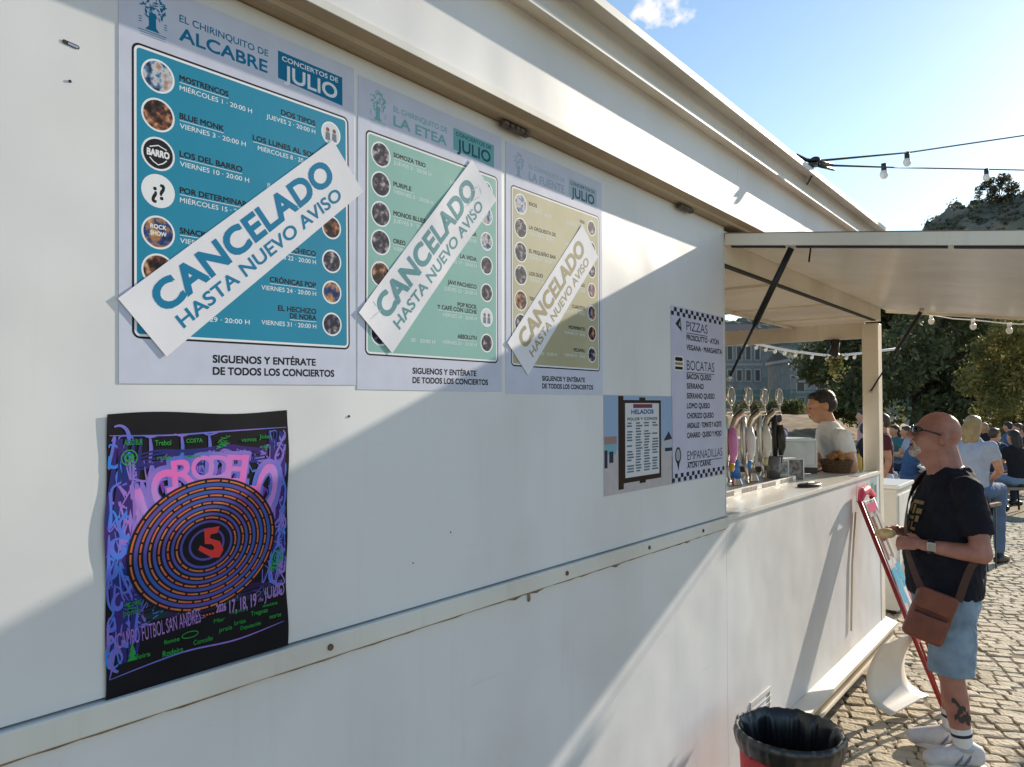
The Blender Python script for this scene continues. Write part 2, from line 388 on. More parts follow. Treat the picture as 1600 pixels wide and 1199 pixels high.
# serving hatch held up over the counter
TH = R(7.8); eo = Vector((math.cos(TH), 0, -math.sin(TH))); en = Vector((math.sin(TH), 0, math.cos(TH)))
H0 = Vector((0.004, 0, 2.450)); HL = 1.17
def fl(a, y, h): return H0+eo*a+en*h+Vector((0, y, 0))
def fbox(mb, a0, a1, y0, y1, h0, h1, mi=0):
    c = fl((a0+a1)/2, (y0+y1)/2, (h0+h1)/2); return mb.obox(c, eo*(a1-a0)/2, Vector((0, (y1-y0)/2, 0)), en*(h1-h0)/2, mi)
fpm = panel_mat('hatch_lining', (0.84, 0.80, 0.73), (0.58, 0.52, 0.43), 0.24)
m = MB(); fbox(m, 0.0, HL, YS+0.004, 5.735, -0.030, -0.004); hatch = m.build('serving_hatch', fpm, tr)
m = MB(); fbox(m, 0.0, HL, YS+0.002, YS+0.030, -0.048, 0.0); fbox(m, 0.0, HL, 5.712, 5.737, -0.046, 0.0); fbox(m, HL-0.03, HL+0.001, YS+0.031, 5.711, -0.046, 0.0)
bevel(m.build('hatch_frame', CREAM, hatch), 0.002)
m = MB(); fbox(m, 0.03, 0.245, YS+0.006, YS+0.028, -0.055, -0.0485); fbox(m, 0.29, 0.80, YS+0.006, YS+0.028, -0.055, -0.0485); fbox(m, 0.82, HL, YS+0.006, YS+0.028, -0.056, -0.0485)
m.build('seal', DARK, hatch)
m = MB(); fbox(m, 0.0, HL, YS+0.001, 5.737, 0.0005, 0.003); m.build('hatch_skin', mat('hatch_top', (0.25, 0.18, 0.13), 0.5), hatch)
def strut(p0, p1, k):
    p0, p1 = Vector(p0), Vector(p1); q = p0.lerp(p1, k)
    o = MB().tube([p0, q], 0.0125, 12).tube([q, q.lerp(p1, 0.03)], 0.009, 10).build('gas_strut', BLACKM, hatch)
    MB().tube([q.lerp(p1, 0.02), p1], 0.0055, 8).build('strut_rod', BLACKM, o)
    for q_, r_ in ((p0, 0.017), (p1, 0.012)): MB().ell(q_, (r_, r_, r_)).build('ball_joint', STEEL, o)
strut((0.262, 2.908, 2.372), (0.004, 2.90, 1.86), 0.58)
strut((0.275, 5.43, 2.37), (-0.048, 5.436, 1.835), 0.5)
m = MB(); m.tube([fl(0.30, 3.02, -0.033), fl(0.30, 3.02, -0.09)], 0.004, 6); m.build('hook', BLACKM, hatch)
# catches under the lip
for y in (1.478, 2.473):
    m = MB(); m.box((0.010, y-0.055, 2.459), (0.026, y+0.055, 2.4735))
    for k in range(5): m.lathe([(0.005, 0), (0.0068, 0.004), (0.0068, 0.015), (0.005, 0.019)], 10, (0.026, y-0.044+0.022*k-0.01, 2.466), 0, 'y')
    bevel(m.build('hinge', mat('hinge_dark', (0.045, 0.035, 0.03), 0.55, 0.2, c2=(0.13, 0.10, 0.08), vscale=50), tr), 0.002)
# price stickers at the counter's end
m = MB(); s0 = Sheet(0.0006, 4.86, 1.13); s0.rect(m, 0, 0.02, 0.33, 0.135, 0.0004, 0); s0.rect(m, 0.33, -0.02, 0.52, 0.135, 0.0004, 1)
s0.text(m, 'HELADOS', 0.03, 0.095, 0.022, 0.0008, 2, fit=0.26); s0.text(m, 'FRIOS', 0.03, 0.035, 0.03, 0.0008, 2, fit=0.2)
s0.rect(m, 0.36, 0.0, 0.42, 0.11, 0.0008, 3); s0.rect(m, 0.44, 0.01, 0.50, 0.09, 0.0008, 4)
m.build('counter_sticker', [mat('sticker_white', (0.66, 0.62, 0.58), 0.3), mat('sticker_blue', (0.36, 0.48, 0.52), 0.3), mat('sticker_pink', (0.65, 0.22, 0.25), 0.4), mat('sticker_green', (0.10, 0.28, 0.22), 0.4), mat('sticker_dark', (0.08, 0.16, 0.18), 0.4)], tr)

# ================================================================== posters on the side panel
PH = [mat('photo_dark', (0.1, 0.1, 0.1), 0.45, vscale=75, detail=3, ramp=[(0.30, (0.008, 0.010, 0.02)), (0.46, (0.02, 0.03, 0.06)), (0.56, (0.12, 0.10, 0.12)), (0.66, (0.45, 0.40, 0.42))]),
      mat('photo_stage', (0.1, 0.1, 0.1), 0.45, vscale=60, detail=3, ramp=[(0.33, (0.01, 0.02, 0.08)), (0.45, (0.03, 0.07, 0.22)), (0.54, (0.42, 0.20, 0.06)), (0.66, (0.60, 0.50, 0.30))]),
      mat('photo_pale', (0.1, 0.1, 0.1), 0.45, vscale=65, detail=3, ramp=[(0.33, (0.03, 0.03, 0.06)), (0.44, (0.10, 0.22, 0.42)), (0.52, (0.55, 0.58, 0.62)), (0.66, (0.40, 0.22, 0.16))]),
      mat('photo_warm', (0.1, 0.1, 0.1), 0.45, vscale=70, detail=3, ramp=[(0.33, (0.01, 0.008, 0.01)), (0.48, (0.05, 0.03, 0.03)), (0.57, (0.30, 0.10, 0.05)), (0.68, (0.50, 0.36, 0.22))])]
def concert_poster(y0, z0, rot, pan, ink, jbox, jink, place, left, right, foot, label, faded, discs):
    root = empty('concert_poster', (0, 0, 0), 0, label, 'poster', 'concert posters on the trailer side')
    S = Sheet(0.0004, y0, z0, rot, None, 0.0006)
    b = MB(); S.slab(b, 0, 0, 0.467, 0.655, 0.0006, 0, 10, 12); b.build('paper_sheet', PAPER, root)
    b = MB(); S.rrect(b, 0.020, 0.072, 0.452, 0.548, 0.013, 0.0016, 0); S.rrect(b, 0.0235, 0.0755, 0.4485, 0.5445, 0.010, 0.0019, 1); S.rrect(b, 0.0275, 0.0795, 0.4445, 0.5405, 0.006, 0.0022, 2)
    b.build('programme_panel', [INK, WINK, pan], root)
    # tree emblem: crown of leaves on a column, with fine lines below
    b = MB(); rr = random.Random(3); cx, cy = 0.053, 0.617
    for k in range(64):
        a = rr.uniform(0, 6.28); q = 0.023*math.sqrt(rr.random()); u, v = cx+q*math.cos(a)*0.95, cy+q*math.sin(a)
        an = rr.uniform(0, 3.14); L, W = rr.uniform(0.003, 0.006), rr.uniform(0.001, 0.0022)
        S.poly(b, [(u+L*math.cos(an), v+L*math.sin(an)), (u-W*math.sin(an), v+W*math.cos(an)), (u-L*math.cos(an), v-L*math.sin(an)), (u+W*math.sin(an), v-W*math.cos(an))], 0.0016+0.00001*(k % 20))
    S.poly(b, [(cx-0.012, 0.575), (cx+0.012, 0.575), (cx+0.006, 0.582), (cx+0.0055, 0.605), (cx-0.0055, 0.605), (cx-0.006, 0.582)], 0.0019)
    S.rect(b, cx-0.023, 0.5715, cx+0.023, 0.5728, 0.0017); S.rect(b, cx-0.021, 0.568, cx+0.021, 0.569, 0.0017); S.rect(b, cx-0.019, 0.5645, cx+0.022, 0.5652, 0.0017)
    for du in (-0.022, 0.019):
        for k in range(3): S.rect(b, cx+du, 0.584+0.004*k, cx+du+0.005, 0.5855+0.004*k, 0.0017)
    b.build('tree_emblem', ink, root)
    b = MB()
    S.text(b, 'EL CHIRINQUITO DE', 0.098, 0.609, 0.0125, 0.0016, fit=0.168, bold=0.012); S.text(b, place, 0.098, 0.578, 0.023, 0.0016, fit=0.166, bold=0.022)
    b.build('heading', ink, root)
    b = MB(); S.poly(b, [(0.287, 0.5765), (0.437, 0.5685), (0.437, 0.6265), (0.287, 0.6285)], 0.0016, 0)
    S.text(b, 'CONCIERTOS DE', 0.296, 0.6125, 0.0095, 0.0020, 1, fit=0.130, bold=0.02); S.text(b, 'JULIO', 0.301, 0.578, 0.029, 0.0020, 1, fit=0.122, bold=0.022)
    b.build('month_box', [jbox, jink], root)
    b = MB(); dz = (0.504, 0.440, 0.376, 0.315, 0.247, 0.185, 0.121)
    for k, (nm, dt) in enumerate(left):
        v = dz[k]
        if k == 6:
            S.text(b, dt, 0.150, v-0.013, 0.0085, 0.0026, 1, fit=0.076, bold=0.01); continue
        if nm: S.text(b, nm, 0.098, v+0.005, 0.0100, 0.0026, 0, fit=0.0088*len(nm), bold=0.03)
        S.rect(b, 0.098, v+0.0015, 0.098+0.0088*max(len(nm), 7), v+0.0025, 0.0026, 1)
        if dt: S.text(b, dt, 0.098, v-0.011, 0.0085, 0.0026, 1, fit=0.0064*len(dt), bold=0.006)
    for k, (nm, dt) in enumerate(right):
        v = dz[k]; lines = nm.split('/')
        for q, t_ in enumerate(lines): S.text(b, t_, 0.370, v+0.005+0.0125*(len(lines)-1-q), 0.0100, 0.0026, 0, 'R', fit=0.0085*len(t_), bold=0.03)
        S.rect(b, 0.370-0.0085*max(len(lines[-1]), 7), v+0.0015, 0.370, v+0.0025, 0.0026, 1)
        S.text(b, dt, 0.370, v-0.011, 0.0085, 0.0026, 1, 'R', fit=0.0060*len(dt), bold=0.006)
    S.text(b, 'SIGUENOS Y ENTÉRATE', 0.156, 0.0375, 0.0135, 0.0016, 2, fit=0.212, bold=0.032); S.text(b, 'DE TODOS LOS CONCIERTOS', 0.156, 0.0165, 0.0135, 0.0016, 2, fit=0.256, bold=0.032)
    b.build('lettering', [INK, mat('pale_ink', (0.62, 0.72, 0.74), 0.5) if faded else WINK, INK], root)
    for k in range(7):
        for side, u, r, dd in ((0, 0.062, 0.0275, discs[0]), (1, 0.408, 0.0235, discs[1])):
            q = dd[k]
            b = MB(); S.disc(b, u, dz[k], r, 0.0026, 0); S.disc(b, u, dz[k], r-0.0032, 0.0029, 1)
            ms = [WINK, None, INK]
            if q == '?':
                ms = [WINK, WINK, INK]; S.text(b, '¿?', u, dz[k], 0.026, 0.0032, 2, 'C', bold=0.02, mid=True)
            elif q == 'B':
                ms = [WINK, INK, WINK]; S.text(b, 'BARRO', u, dz[k]+0.001, 0.011, 0.0034, 2, 'C', fit=0.036, bold=0.04, mid=True)
                S.stroke(b, [(u-0.014, dz[k]+0.009), (u, dz[k]+0.014), (u+0.014, dz[k]+0.009)], -0.0018, 0.0034, 2)
                S.stroke(b, [(u-0.014, dz[k]-0.008), (u-0.008, dz[k]-0.014), (u, dz[k]-0.018), (u+0.008, dz[k]-0.014), (u+0.014, dz[k]-0.008)], -0.0018, 0.0034, 2)
            elif q == 'P':
                ms = [WINK, mat('photo_sky', (0.62, 0.68, 0.75), 0.45), mat('photo_suit', (0.16, 0.19, 0.24), 0.45), mat('photo_face', (0.25, 0.10, 0.07), 0.45)]
                for du in (-0.008, 0.008):
                    S.poly(b, [(u+du-0.006, dz[k]-0.015), (u+du+0.006, dz[k]-0.015), (u+du+0.005, dz[k]+0.001), (u+du-0.005, dz[k]+0.001)], 0.0031, 2); S.disc(b, u+du, dz[k]+0.006, 0.0045, 0.0031, 3, 14)
            elif q == 'L':
                ms = [WINK, PH[1], WINK]
                for j, t_ in enumerate(('ROCK', 'SHOW')): S.text(b, t_, u, dz[k]+0.006-0.011*j, 0.007, 0.0033, 2, 'C', fit=0.026, bold=0.03)
            else: ms[1] = PH[q]
            b.build('photo_disc', ms, root)
    return root
def banner(c, ang, L, W, ink, label, crease):
    root = empty('cancellation_banner', (0, 0, 0), 0, label, 'banner', 'cancellation banners over the posters')
    rr = random.Random(int(c[0]*100))
    def wp(u, v):
        e = 0.0
        if crease: e = 0.0006*math.sin(u*34+v*22)+0.0007*math.sin(u*15-v*31)
        return e+0.0012*abs((u/L-0.5)*2)**6
    ca, sa = math.cos(ang), math.sin(ang)
    S = Sheet(0.0020 if crease else 0.0014, c[0]-ca*L/2+sa*W/2, c[1]-sa*L/2-ca*W/2, ang, wp, 0.0005, 0.25)
    b = MB()
    N = 60
    pts = [(0.004, 0), (L-0.004, 0), (L, 0.004), (L, W-0.004), (L-0.004, W), (0.004, W), (0, W-0.004), (0, 0.004)]
    S.slab(b, 0, 0, L, W, 0.0005, 0, N, 12)
    b.build('banner_sheet', PAPERW, root)
    b = MB(); S.text(b, 'CANCELADO', L*0.5, W*0.47, W*0.40, 0.0013, 0, 'C', fit=L*0.83, bold=0.034); S.text(b, 'HASTA NUEVO AVISO', L*0.5, W*0.15, W*0.21, 0.0013, 0, 'C', fit=L*0.80, bold=0.018)
    b.build('lettering', ink, root)
    if crease:
        b = MB()
        for _ in range(9):
            u = rr.choice((rr.uniform(0.05, 0.2), rr.uniform(0.8, 0.95)))*L; v = rr.uniform(0.25, 0.95)*W; a = rr.uniform(0, 3); q = rr.uniform(0.012, 0.04)
            S.stroke(b, [(u+q*math.cos(a)*k/4+0.003*rr.random(), v+q*math.sin(a)*k/4*0.5) for k in range(5)], 0.0022, 0.0016)
        b.build('crease', mat('crease_paper', (0.55, 0.57, 0.64), 0.35), root)
BLUE = mat('blue_ink', (0.008, 0.17, 0.34), 0.45); TEAL = mat('teal_ink', (0.20, 0.44, 0.46), 0.5); TEALD = mat('grey_teal_ink', (0.12, 0.30, 0.34), 0.5)
FADE = mat('faded_ink', (0.38, 0.46, 0.56), 0.5); GOLD = mat('gold_ink', (0.38, 0.33, 0.20), 0.5)
concert_poster(0.5095, 1.7835, R(0.9), mat('blue_panel', (0.018, 0.26, 0.42), 0.42, var=0.08, vscale=3, bump=0.09, bscale=8), BLUE, BLUE, WINK, 'ALCABRE',
    [('MOSTRENCOS', 'MIÉRCOLES 1 · 20:00 H'), ('BLUE MONK', 'VIERNES 3 · 20:00 H'), ('LOS DEL BARRO', 'VIERNES 10 · 20:00 H'), ('POR DETERMINAR', 'MIÉRCOLES 15 · 20:00 H'), ('SNACK BAND', 'VIERNES 17 · 20:00 H'), ('', ''), ('', '29 · 20:00 H')],
    [('DOS TIPOS', 'JUEVES 2 · 20:00 H'), ('LOS LUNES AL SOL', 'MIÉRCOLES 8 · 20:00 H'), ('BANDA', 'JUEVES 9 · 20:00 H'), ('TRIBUTO', 'JUEVES 16 · 20:00 H'), ('JAVI PACHECO', 'MIÉRCOLES 22 · 20:00 H'), ('CRÓNICAS POP', 'VIERNES 24 · 20:00 H'), ('EL HECHIZO/DE NORA', 'VIERNES 31 · 20:00 H')],
    0, 'saturated blue concert poster headed ALCABRE, closest of the three to the camera', False, ([2, 3, 'B', '?', 'L', 3, 0], ['P', 0, 1, 3, 0, 1, 0]))
concert_poster(0.980, 1.782, R(0.2), mat('green_panel', (0.25, 0.48, 0.44), 0.45, var=0.08, vscale=3, bump=0.09, bscale=8), TEAL, mat('teal_box', (0.17, 0.42, 0.45), 0.5), mat('dark_teal', (0.02, 0.10, 0.15), 0.5), 'LA ETEA',
    [('SOMOZA TRIO', 'JUEVES 2 · 20:00 H'), ('PURPLE', 'VIERNES 3 · 20:00 H'), ('MONOS BLUES', 'JUEVES 9 · 20:00 H'), ('OREO', 'VIERNES 10 · 20:00'), ('BANDE', 'JUEVES 16'), ('', ''), ('', '30 · 20:00 H')],
    [('TRIO', 'JUEVES 2 · 20:00'), ('DUO', 'VIERNES 3 · 20:00'), ('LUA', 'JUEVES 9 · 20:00'), ('LA VIDA', 'VIERNES 17 · 20:00 H'), ('JAVI PACHECO', 'JUEVES 23 · 20:00 H'), ('POP ROCK/Y CAFÉ CON LECHE', 'VIERNES 24 · 20:00 H'), ('ABSOLUTH', 'VIERNES 31 · 20:00 H')],
    0, 'pale green concert poster headed LA ETEA, between the blue and the tan one', True, ([0, 0, 0, 0, 3, 0, 0], [2, 2, 2, 0, 0, 'P', 0]))
concert_poster(1.464, 1.779, R(0.1), mat('tan_panel', (0.52, 0.49, 0.34), 0.45, c2=(0.42, 0.39, 0.25), vscale=3, bump=0.09, bscale=8), FADE, mat('grey_box', (0.42, 0.52, 0.60), 0.5), mat('slate_ink', (0.05, 0.12, 0.18), 0.5), 'LA FUENTE',
    [('RIOS', 'JUEVES 2 · 20:00'), ('LA ORQUESTA DE', 'VIERNES 3 · 20:00'), ('EL PEQUEÑO BAR', 'JUEVES 9 · 20:00'), ('LOS DUO', 'VIERNES 10'), ('TRIO', 'JUEVES 16'), ('', ''), ('', '30 · 20:00 H')],
    [('NOA', 'JUEVES 2 · 20:00'), ('FOL', 'VIERNES 3 · 20:00'), ('LUAR', 'JUEVES 9 · 20:00'), ('TANGO', 'VIERNES 17 · 20:00'), ('CUARTETO', 'JUEVES 23 · 20:00'), ('MOVIMIENTO', 'VIERNES 24 · 20:00'), ('PICAPAU', 'VIERNES 31 · 20:00')],
    0, 'tan concert poster headed LA FUENTE, farthest of the three from the camera', True, ([2, 0, 0, 0, 3, 0, 0], [0, 0, 0, 1, 1, 3, 0]))
banner((0.748, 2.055), R(41.8), 0.547, 0.117, mat('bright_blue_ink', (0.008, 0.20, 0.38), 0.45), 'white cancellation banner in saturated blue letters, stuck over the blue ALCABRE poster', False)
banner((1.201, 2.106), R(49.6), 0.538, 0.122, TEALD, 'creased white cancellation banner in grey green letters, stuck over the green LA ETEA poster', True)
banner((1.686, 2.056), R(46.8), 0.512, 0.120, GOLD, 'white cancellation banner in brownish gold letters, stuck over the tan LA FUENTE poster', False)

# ---- dark festival poster
def festival_poster():
    root = empty('festival_poster', (0, 0, 0), 0, 'black festival poster with pink graffiti title and ringed red 5, below the blue poster', 'poster')
    W, H = 0.322, 0.437
    wv = lambda u, v: 0.0012+0.0005*math.sin(v*26+1.0)*math.cos(u*14)+0.0016*max(0, abs(u/W-0.5)*2-0.75)*(1+math.sin(v*33))
    S = Sheet(0.0006, 0.4955, 1.2985, R(0.5), wv, 0.0006, 0.22)
    rr = random.Random(5)
    b = MB(); n, nv = 40, 48
    ed = lambda v: 0.0016*math.sin(v*40)+0.002*math.sin(v*17+2)
    vs = []
    for j in range(nv+1):
        v = H*j/nv
        for i in range(n+1):
            u = W*i/n; u += ed(v)*(i/n) - 0.5*ed(v+0.1)*(1-i/n)
            vs.append(S.p(u, v+(0.003*math.sin(u*22) if j == nv else 0), 0.0004))
    b.add(vs, [(j*(n+1)+i, j*(n+1)+i+1, (j+1)*(n+1)+i+1, (j+1)*(n+1)+i) for j in range(nv) for i in range(n)], 0, True)
    b.build('paper_sheet', mat('black_paper', (0.011, 0.011, 0.016), 0.32, var=0.3, vscale=10), root)
    blue = mat('graffiti_blue', (0.02, 0.24, 0.80), 0.4, c2=(0.16, 0.12, 0.62), vscale=16); lil = mat('graffiti_lilac', (0.34, 0.18, 0.62), 0.4, c2=(0.10, 0.16, 0.58), vscale=14)
    pink = mat('graffiti_pink', (0.78, 0.16, 0.52), 0.4, c2=(0.46, 0.26, 0.70), vscale=13); grn = mat('logo_green', (0.03, 0.36, 0.07), 0.45, var=0.3); red = mat('poster_red', (0.72, 0.05, 0.045), 0.4)
    org = mat('poster_orange', (0.62, 0.10, 0.05), 0.45, c2=(0.55, 0.20, 0.06), vscale=60); rb = mat('ring_blue', (0.035, 0.10, 0.42), 0.45, c2=(0.13, 0.07, 0.32), vscale=10); prp = mat('text_violet', (0.33, 0.20, 0.58), 0.45, c2=(0.45, 0.22, 0.55), vscale=20)
    # scribbled side drawings
    b = MB(); h = 0.0014
    def curve(pts, wd, mi, k=14):
        out = []
        for i in range(len(pts)-1):
            p0, p1, p2, p3 = pts[max(i-1, 0)], pts[i], pts[i+1], pts[min(i+2, len(pts)-1)]
            for q in range(k):
                t_ = q/k
                out.append(tuple(0.5*((2*p1[a])+(-p0[a]+p2[a])*t_+(2*p0[a]-5*p1[a]+4*p2[a]-p3[a])*t_*t_+(-p0[a]+3*p1[a]-3*p2[a]+p3[a])*t_**3) for a in (0, 1)))
        out.append(pts[-1])
        hh = h+0.00002*(len(b.f) % 37)
        S.stroke(b, out, wd, hh, mi)
    def scrib(x0, x1, z0, z1, nn, wd, mis):
        for _ in range(nn):
            u, v = rr.uniform(x0, x1), rr.uniform(z0, z1); p = [(u, v)]
            for k in range(rr.randint(3, 5)):
                u = min(max(u+rr.uniform(-0.022, 0.022), x0), x1); v = min(max(v+rr.uniform(-0.045, 0.045), z0), z1); p.append((u, v))
            curve(p, rr.uniform(0.4, 1)*wd, rr.choice(mis), 8)
    for k in range(7):
        u0 = 0.008+0.0065*k; curve([(u0+0.006*math.sin(k+j*1.3), 0.05+0.058*j) for j in range(7)], 0.011, 2, 8)
        u0 = 0.284+0.0045*k; curve([(u0+0.003*math.sin(k+j*1.7), 0.13+0.045*j) for j in range(7)], 0.008, 2, 8)
        curve([(0.04+0.04*j, 0.352+0.004*k-0.0006*(j-3)**2+0.003*math.sin(j*2+k)) for j in range(7)], 0.006, 2, 8)
        curve([(0.05+0.04*j, 0.104+0.004*k+0.003*math.sin(j*1.9+k)) for j in range(7)], 0.005, 3, 8)
    # lettering-like swirls: bold double strokes with thin echoes
    def swirl(u, v, q, a0, turns, wd, mi):
        pts = [(u+q*(1-0.72*k/14)*math.cos(a0+turns*6.283*k/14)*0.75, v+q*(1-0.72*k/14)*math.sin(a0+turns*6.283*k/14)) for k in range(15)]; curve([(min(max(a_, 0.004), 0.317), b_) for a_, b_ in pts], wd, mi, 4)
    for k in range(13):
        swirl(0.020+0.012*math.sin(k*2.1), 0.060+0.028*k, rr.uniform(0.014, 0.026), rr.uniform(0, 6.28), rr.choice((-0.7, 0.8, -1.0, 0.6)), rr.uniform(0.005, 0.010), 0 if k % 4 else 1)
        if k > 2: swirl(0.302+0.006*math.sin(k*1.7), 0.055+0.028*k, rr.uniform(0.010, 0.018), rr.uniform(0, 6.28), rr.choice((-0.7, 0.8, 0.6)), rr.uniform(0.003, 0.006), rr.choice((0, 1, 1)))
    for k in range(6): swirl(0.085+0.036*k, 0.365-0.006*abs(k-3.5)+rr.uniform(-0.004, 0.004), rr.uniform(0.012, 0.020), rr.uniform(0, 6.28), rr.choice((-0.8, 0.8)), rr.uniform(0.003, 0.006), rr.choice((0, 1)))
    scrib(0.004, 0.046, 0.05, 0.40, 42, 0.0060, (0, 0, 0, 1)); scrib(0.284, 0.316, 0.12, 0.40, 34, 0.0045, (0, 1, 1, 0)); scrib(0.03, 0.29, 0.330, 0.372, 26, 0.0045, (0, 1, 1))
    scrib(0.02, 0.09, 0.10, 0.22, 16, 0.0030, (1, 1, 0)); scrib(0.22, 0.31, 0.10, 0.19, 16, 0.0024, (1, 1)); scrib(0.08, 0.22, 0.09, 0.13, 10, 0.0018, (1,))
    for u in (0.066, 0.118, 0.166): curve([(u, 0.400), (u+0.002, 0.378), (u-0.001, 0.352)], 0.006, 1); curve([(u-0.012, 0.403), (u, 0.399), (u+0.016, 0.402)], 0.003, 1)
    curve([(0.004, 0.404), (0.10, 0.401), (0.20, 0.404), (0.318, 0.407)], 0.0028, 1); curve([(0.006, 0.030), (0.12, 0.041), (0.22, 0.037), (0.314, 0.047)], 0.0028, 1)
    curve([(0.006, 0.030), (0.012, 0.06), (0.016, 0.10)], 0.003, 1)
    for u, v, r in ((0.036, 0.268, 0.020), (0.286, 0.300, 0.012)):
        S.poly(b, [(u+(r if k % 2 == 0 else r*0.22)*math.cos(math.pi*k/4*1+math.pi/2)*(0.5 if k % 4 == 2 else 1), v+(r if k % 2 == 0 else r*0.22)*math.sin(math.pi*k/4+math.pi/2)) for k in range(8)], h+0.0009, 1)
    b.build('side_drawing', [blue, lil, mat('deep_blue', (0.010, 0.035, 0.20), 0.45, c2=(0.06, 0.02, 0.16), vscale=22), mat('deep_green', (0.008, 0.05, 0.035), 0.45, c2=(0.04, 0.012, 0.09), vscale=22)], root)
    # pink title arched over the rings
    b = MB(); T = 'AGRODELO'; n_ = len(T)
    P_ = [(0.056, 0.272, 0.100, 18), (0.089, 0.315, 0.062, 14), (0.122, 0.338, 0.048, 8), (0.155, 0.345, 0.040, 0), (0.186, 0.343, 0.042, -6), (0.217, 0.338, 0.050, -10), (0.246, 0.328, 0.066, -14), (0.278, 0.300, 0.088, -20)]
    for k, ch in enumerate(T):
        u, v, hh, an = P_[k]
        S.text(b, ch, u, v, hh+0.008, h+0.0011+0.00003*k, 1, 'C', fit=0.047, bold=0.055, rot=R(an*0.6), mid=True)
        S.text(b, ch, u, v, hh, h+0.0016+0.00003*k, 0, 'C', fit=0.039, bold=0.018, rot=R(an*0.6), mid=True)
    for u, v, a in ((0.06, 0.205, 1), (0.29, 0.235, -1)): 
        h2 = h; curve([(u, v+0.05), (u-0.006*a, v+0.02), (u-0.012*a, v-0.01)], 0.010, 1)
    for k in range(26):   # flames licking round the rings
        a_ = math.pi*(0.08+0.84*k/25); u, v = 0.163+0.136*math.cos(a_), 0.213+0.118*math.sin(a_); q = rr.uniform(0.014, 0.032)
        curve([(u, v-0.004), (u+0.006*math.sin(k*2.3), v+q*0.5), (u+0.012*math.sin(k*1.3), v+q)], rr.uniform(0.004, 0.009), 2, 5)
    b.build('graffiti_title', [pink, lil, mat('flame_violet', (0.20, 0.05, 0.42), 0.45, c2=(0.05, 0.06, 0.36), vscale=18)], root)
    # rings of names round the red figure five
    cx, cy, A, B, tilt = 0.163, 0.213, 0.129, 0.108, R(8)
    def el(k, a): 
        x, y = A*k*math.cos(a), B*k*math.sin(a); return (cx+x*math.cos(tilt)-y*math.sin(tilt), cy+x*math.sin(tilt)+y*math.cos(tilt))
    b = MB()
    for q in range(12):
        S_v = [S.p(*el(1.03*(q+e)/12, 2*math.pi*k/60), h+0.0022) for e in (0.0001, 1) for k in range(60)]
        b.add(S_v, [(k, (k+1) % 60, 60+(k+1) % 60, 60+k) for k in range(60)], 2)
    for j in range(7):
        k0 = 0.925-0.115*j
        S.stroke(b, [el(k0, 2*math.pi*q/72) for q in range(73)], -(0.0056-0.0003*j), h+0.0025, 0)
        k1 = 0.985-0.115*j
        if j == 6: break
        a = 0.0
        while a < 6.25:
            L = rr.uniform(0.10, 0.30)/(k1+0.15)
            e_ = min(a+L, 6.27); S.stroke(b, [el(k1, a+(e_-a)*q/6) for q in range(7)], -0.0028, h+0.0025, 1); a = e_+0.035/(k1+0.1)
    b.build('name_rings', [rb, org, mat('ring_black', (0.012, 0.012, 0.02), 0.4)], root)
    b = MB(); q = 0.026
    F5 = [(-0.35, 1.0), (0.75, 1.05), (0.55, 0.62), (0.10, 0.60), (0.05, 0.35), (0.75, 0.05), (1.0, -0.55), (0.72, -1.0), (0.2, -0.95), (-0.75, -0.30), (-0.62, -0.02), (0.05, -0.42), (0.30, -0.45), (0.36, -0.28), (0.16, -0.05), (-0.30, 0.02)]
    S.poly(b, [(cx+0.004+u*q, cy+v*q) for u, v in F5], h+0.0030); b.build('figure_five', red, root)
    b = MB()
    S.text(b, 'CAMPO FUTBOL SAN ANDRES', 0.018, 0.074, 0.025, h+0.0032, 0, fit=0.135, bold=0.0, rot=R(4)); S.text(b, '2026', 0.180, 0.093, 0.014, h+0.0032, 0, fit=0.018, bold=0.02)
    S.text(b, '17, 18, 19', 0.205, 0.086, 0.024, h+0.0032, 0, fit=0.052, bold=0.01, rot=R(2)); S.text(b, 'de', 0.261, 0.094, 0.008, h+0.0032, 0); S.text(b, 'JULIO', 0.273, 0.095, 0.023, h+0.0032, 0, fit=0.042, bold=0.0, rot=R(2))
    for k in range(4): S.rect(b, 0.156+0.0055*k, 0.092, 0.1595+0.0055*k, 0.0945, h+0.0032, 1)
    b.build('lettering', [prp, org], root)
    # green sponsor marks
    b = MB(); hh = h+0.0034
    def blob(u, v, wd, ht, k=9):
        for _ in range(k): 
            x, y = u+rr.uniform(-wd, wd), v+rr.uniform(-ht, ht); S.stroke(b, [(x-0.004, y+rr.uniform(-0.002, 0.002)), (x, y), (x+0.004, y+rr.uniform(-0.002, 0.002))], -0.0013, hh+0.00001*_)
    for t_, u, v, c_, ft in (('ALGO BUR', 0.026, 0.388, 0.009, 0.028), ('Trebol', 0.074, 0.385, 0.009, 0.026), ('COSTA', 0.126, 0.387, 0.007, 0.028), ('vamos', 0.226, 0.384, 0.008, 0.030), ('Joias', 0.262, 0.388, 0.008, 0.024), ('vigo', 0.266, 0.370, 0.008, 0.018), ('radio', 0.078, 0.362, 0.007, 0.022), ('camino', 0.124, 0.362, 0.006, 0.028), ('fonte', 0.090, 0.062, 0.007, 0.026), ('Rodeira', 0.088, 0.042, 0.010, 0.034), ('Mar', 0.176, 0.076, 0.007, 0.02), ('xunta', 0.208, 0.084, 0.007, 0.026), ('brisa', 0.214, 0.063, 0.008, 0.022), ('Tregosa', 0.246, 0.072, 0.008, 0.034), ('ponte', 0.026, 0.122, 0.009, 0.026), ('Concello', 0.140, 0.048, 0.008, 0.034), ('praia', 0.186, 0.058, 0.008, 0.024), ('Deputación', 0.226, 0.052, 0.007, 0.040), ('norte', 0.284, 0.058, 0.008, 0.024), ('feira', 0.046, 0.050, 0.008, 0.022), ('musica', 0.270, 0.082, 0.006, 0.03)):
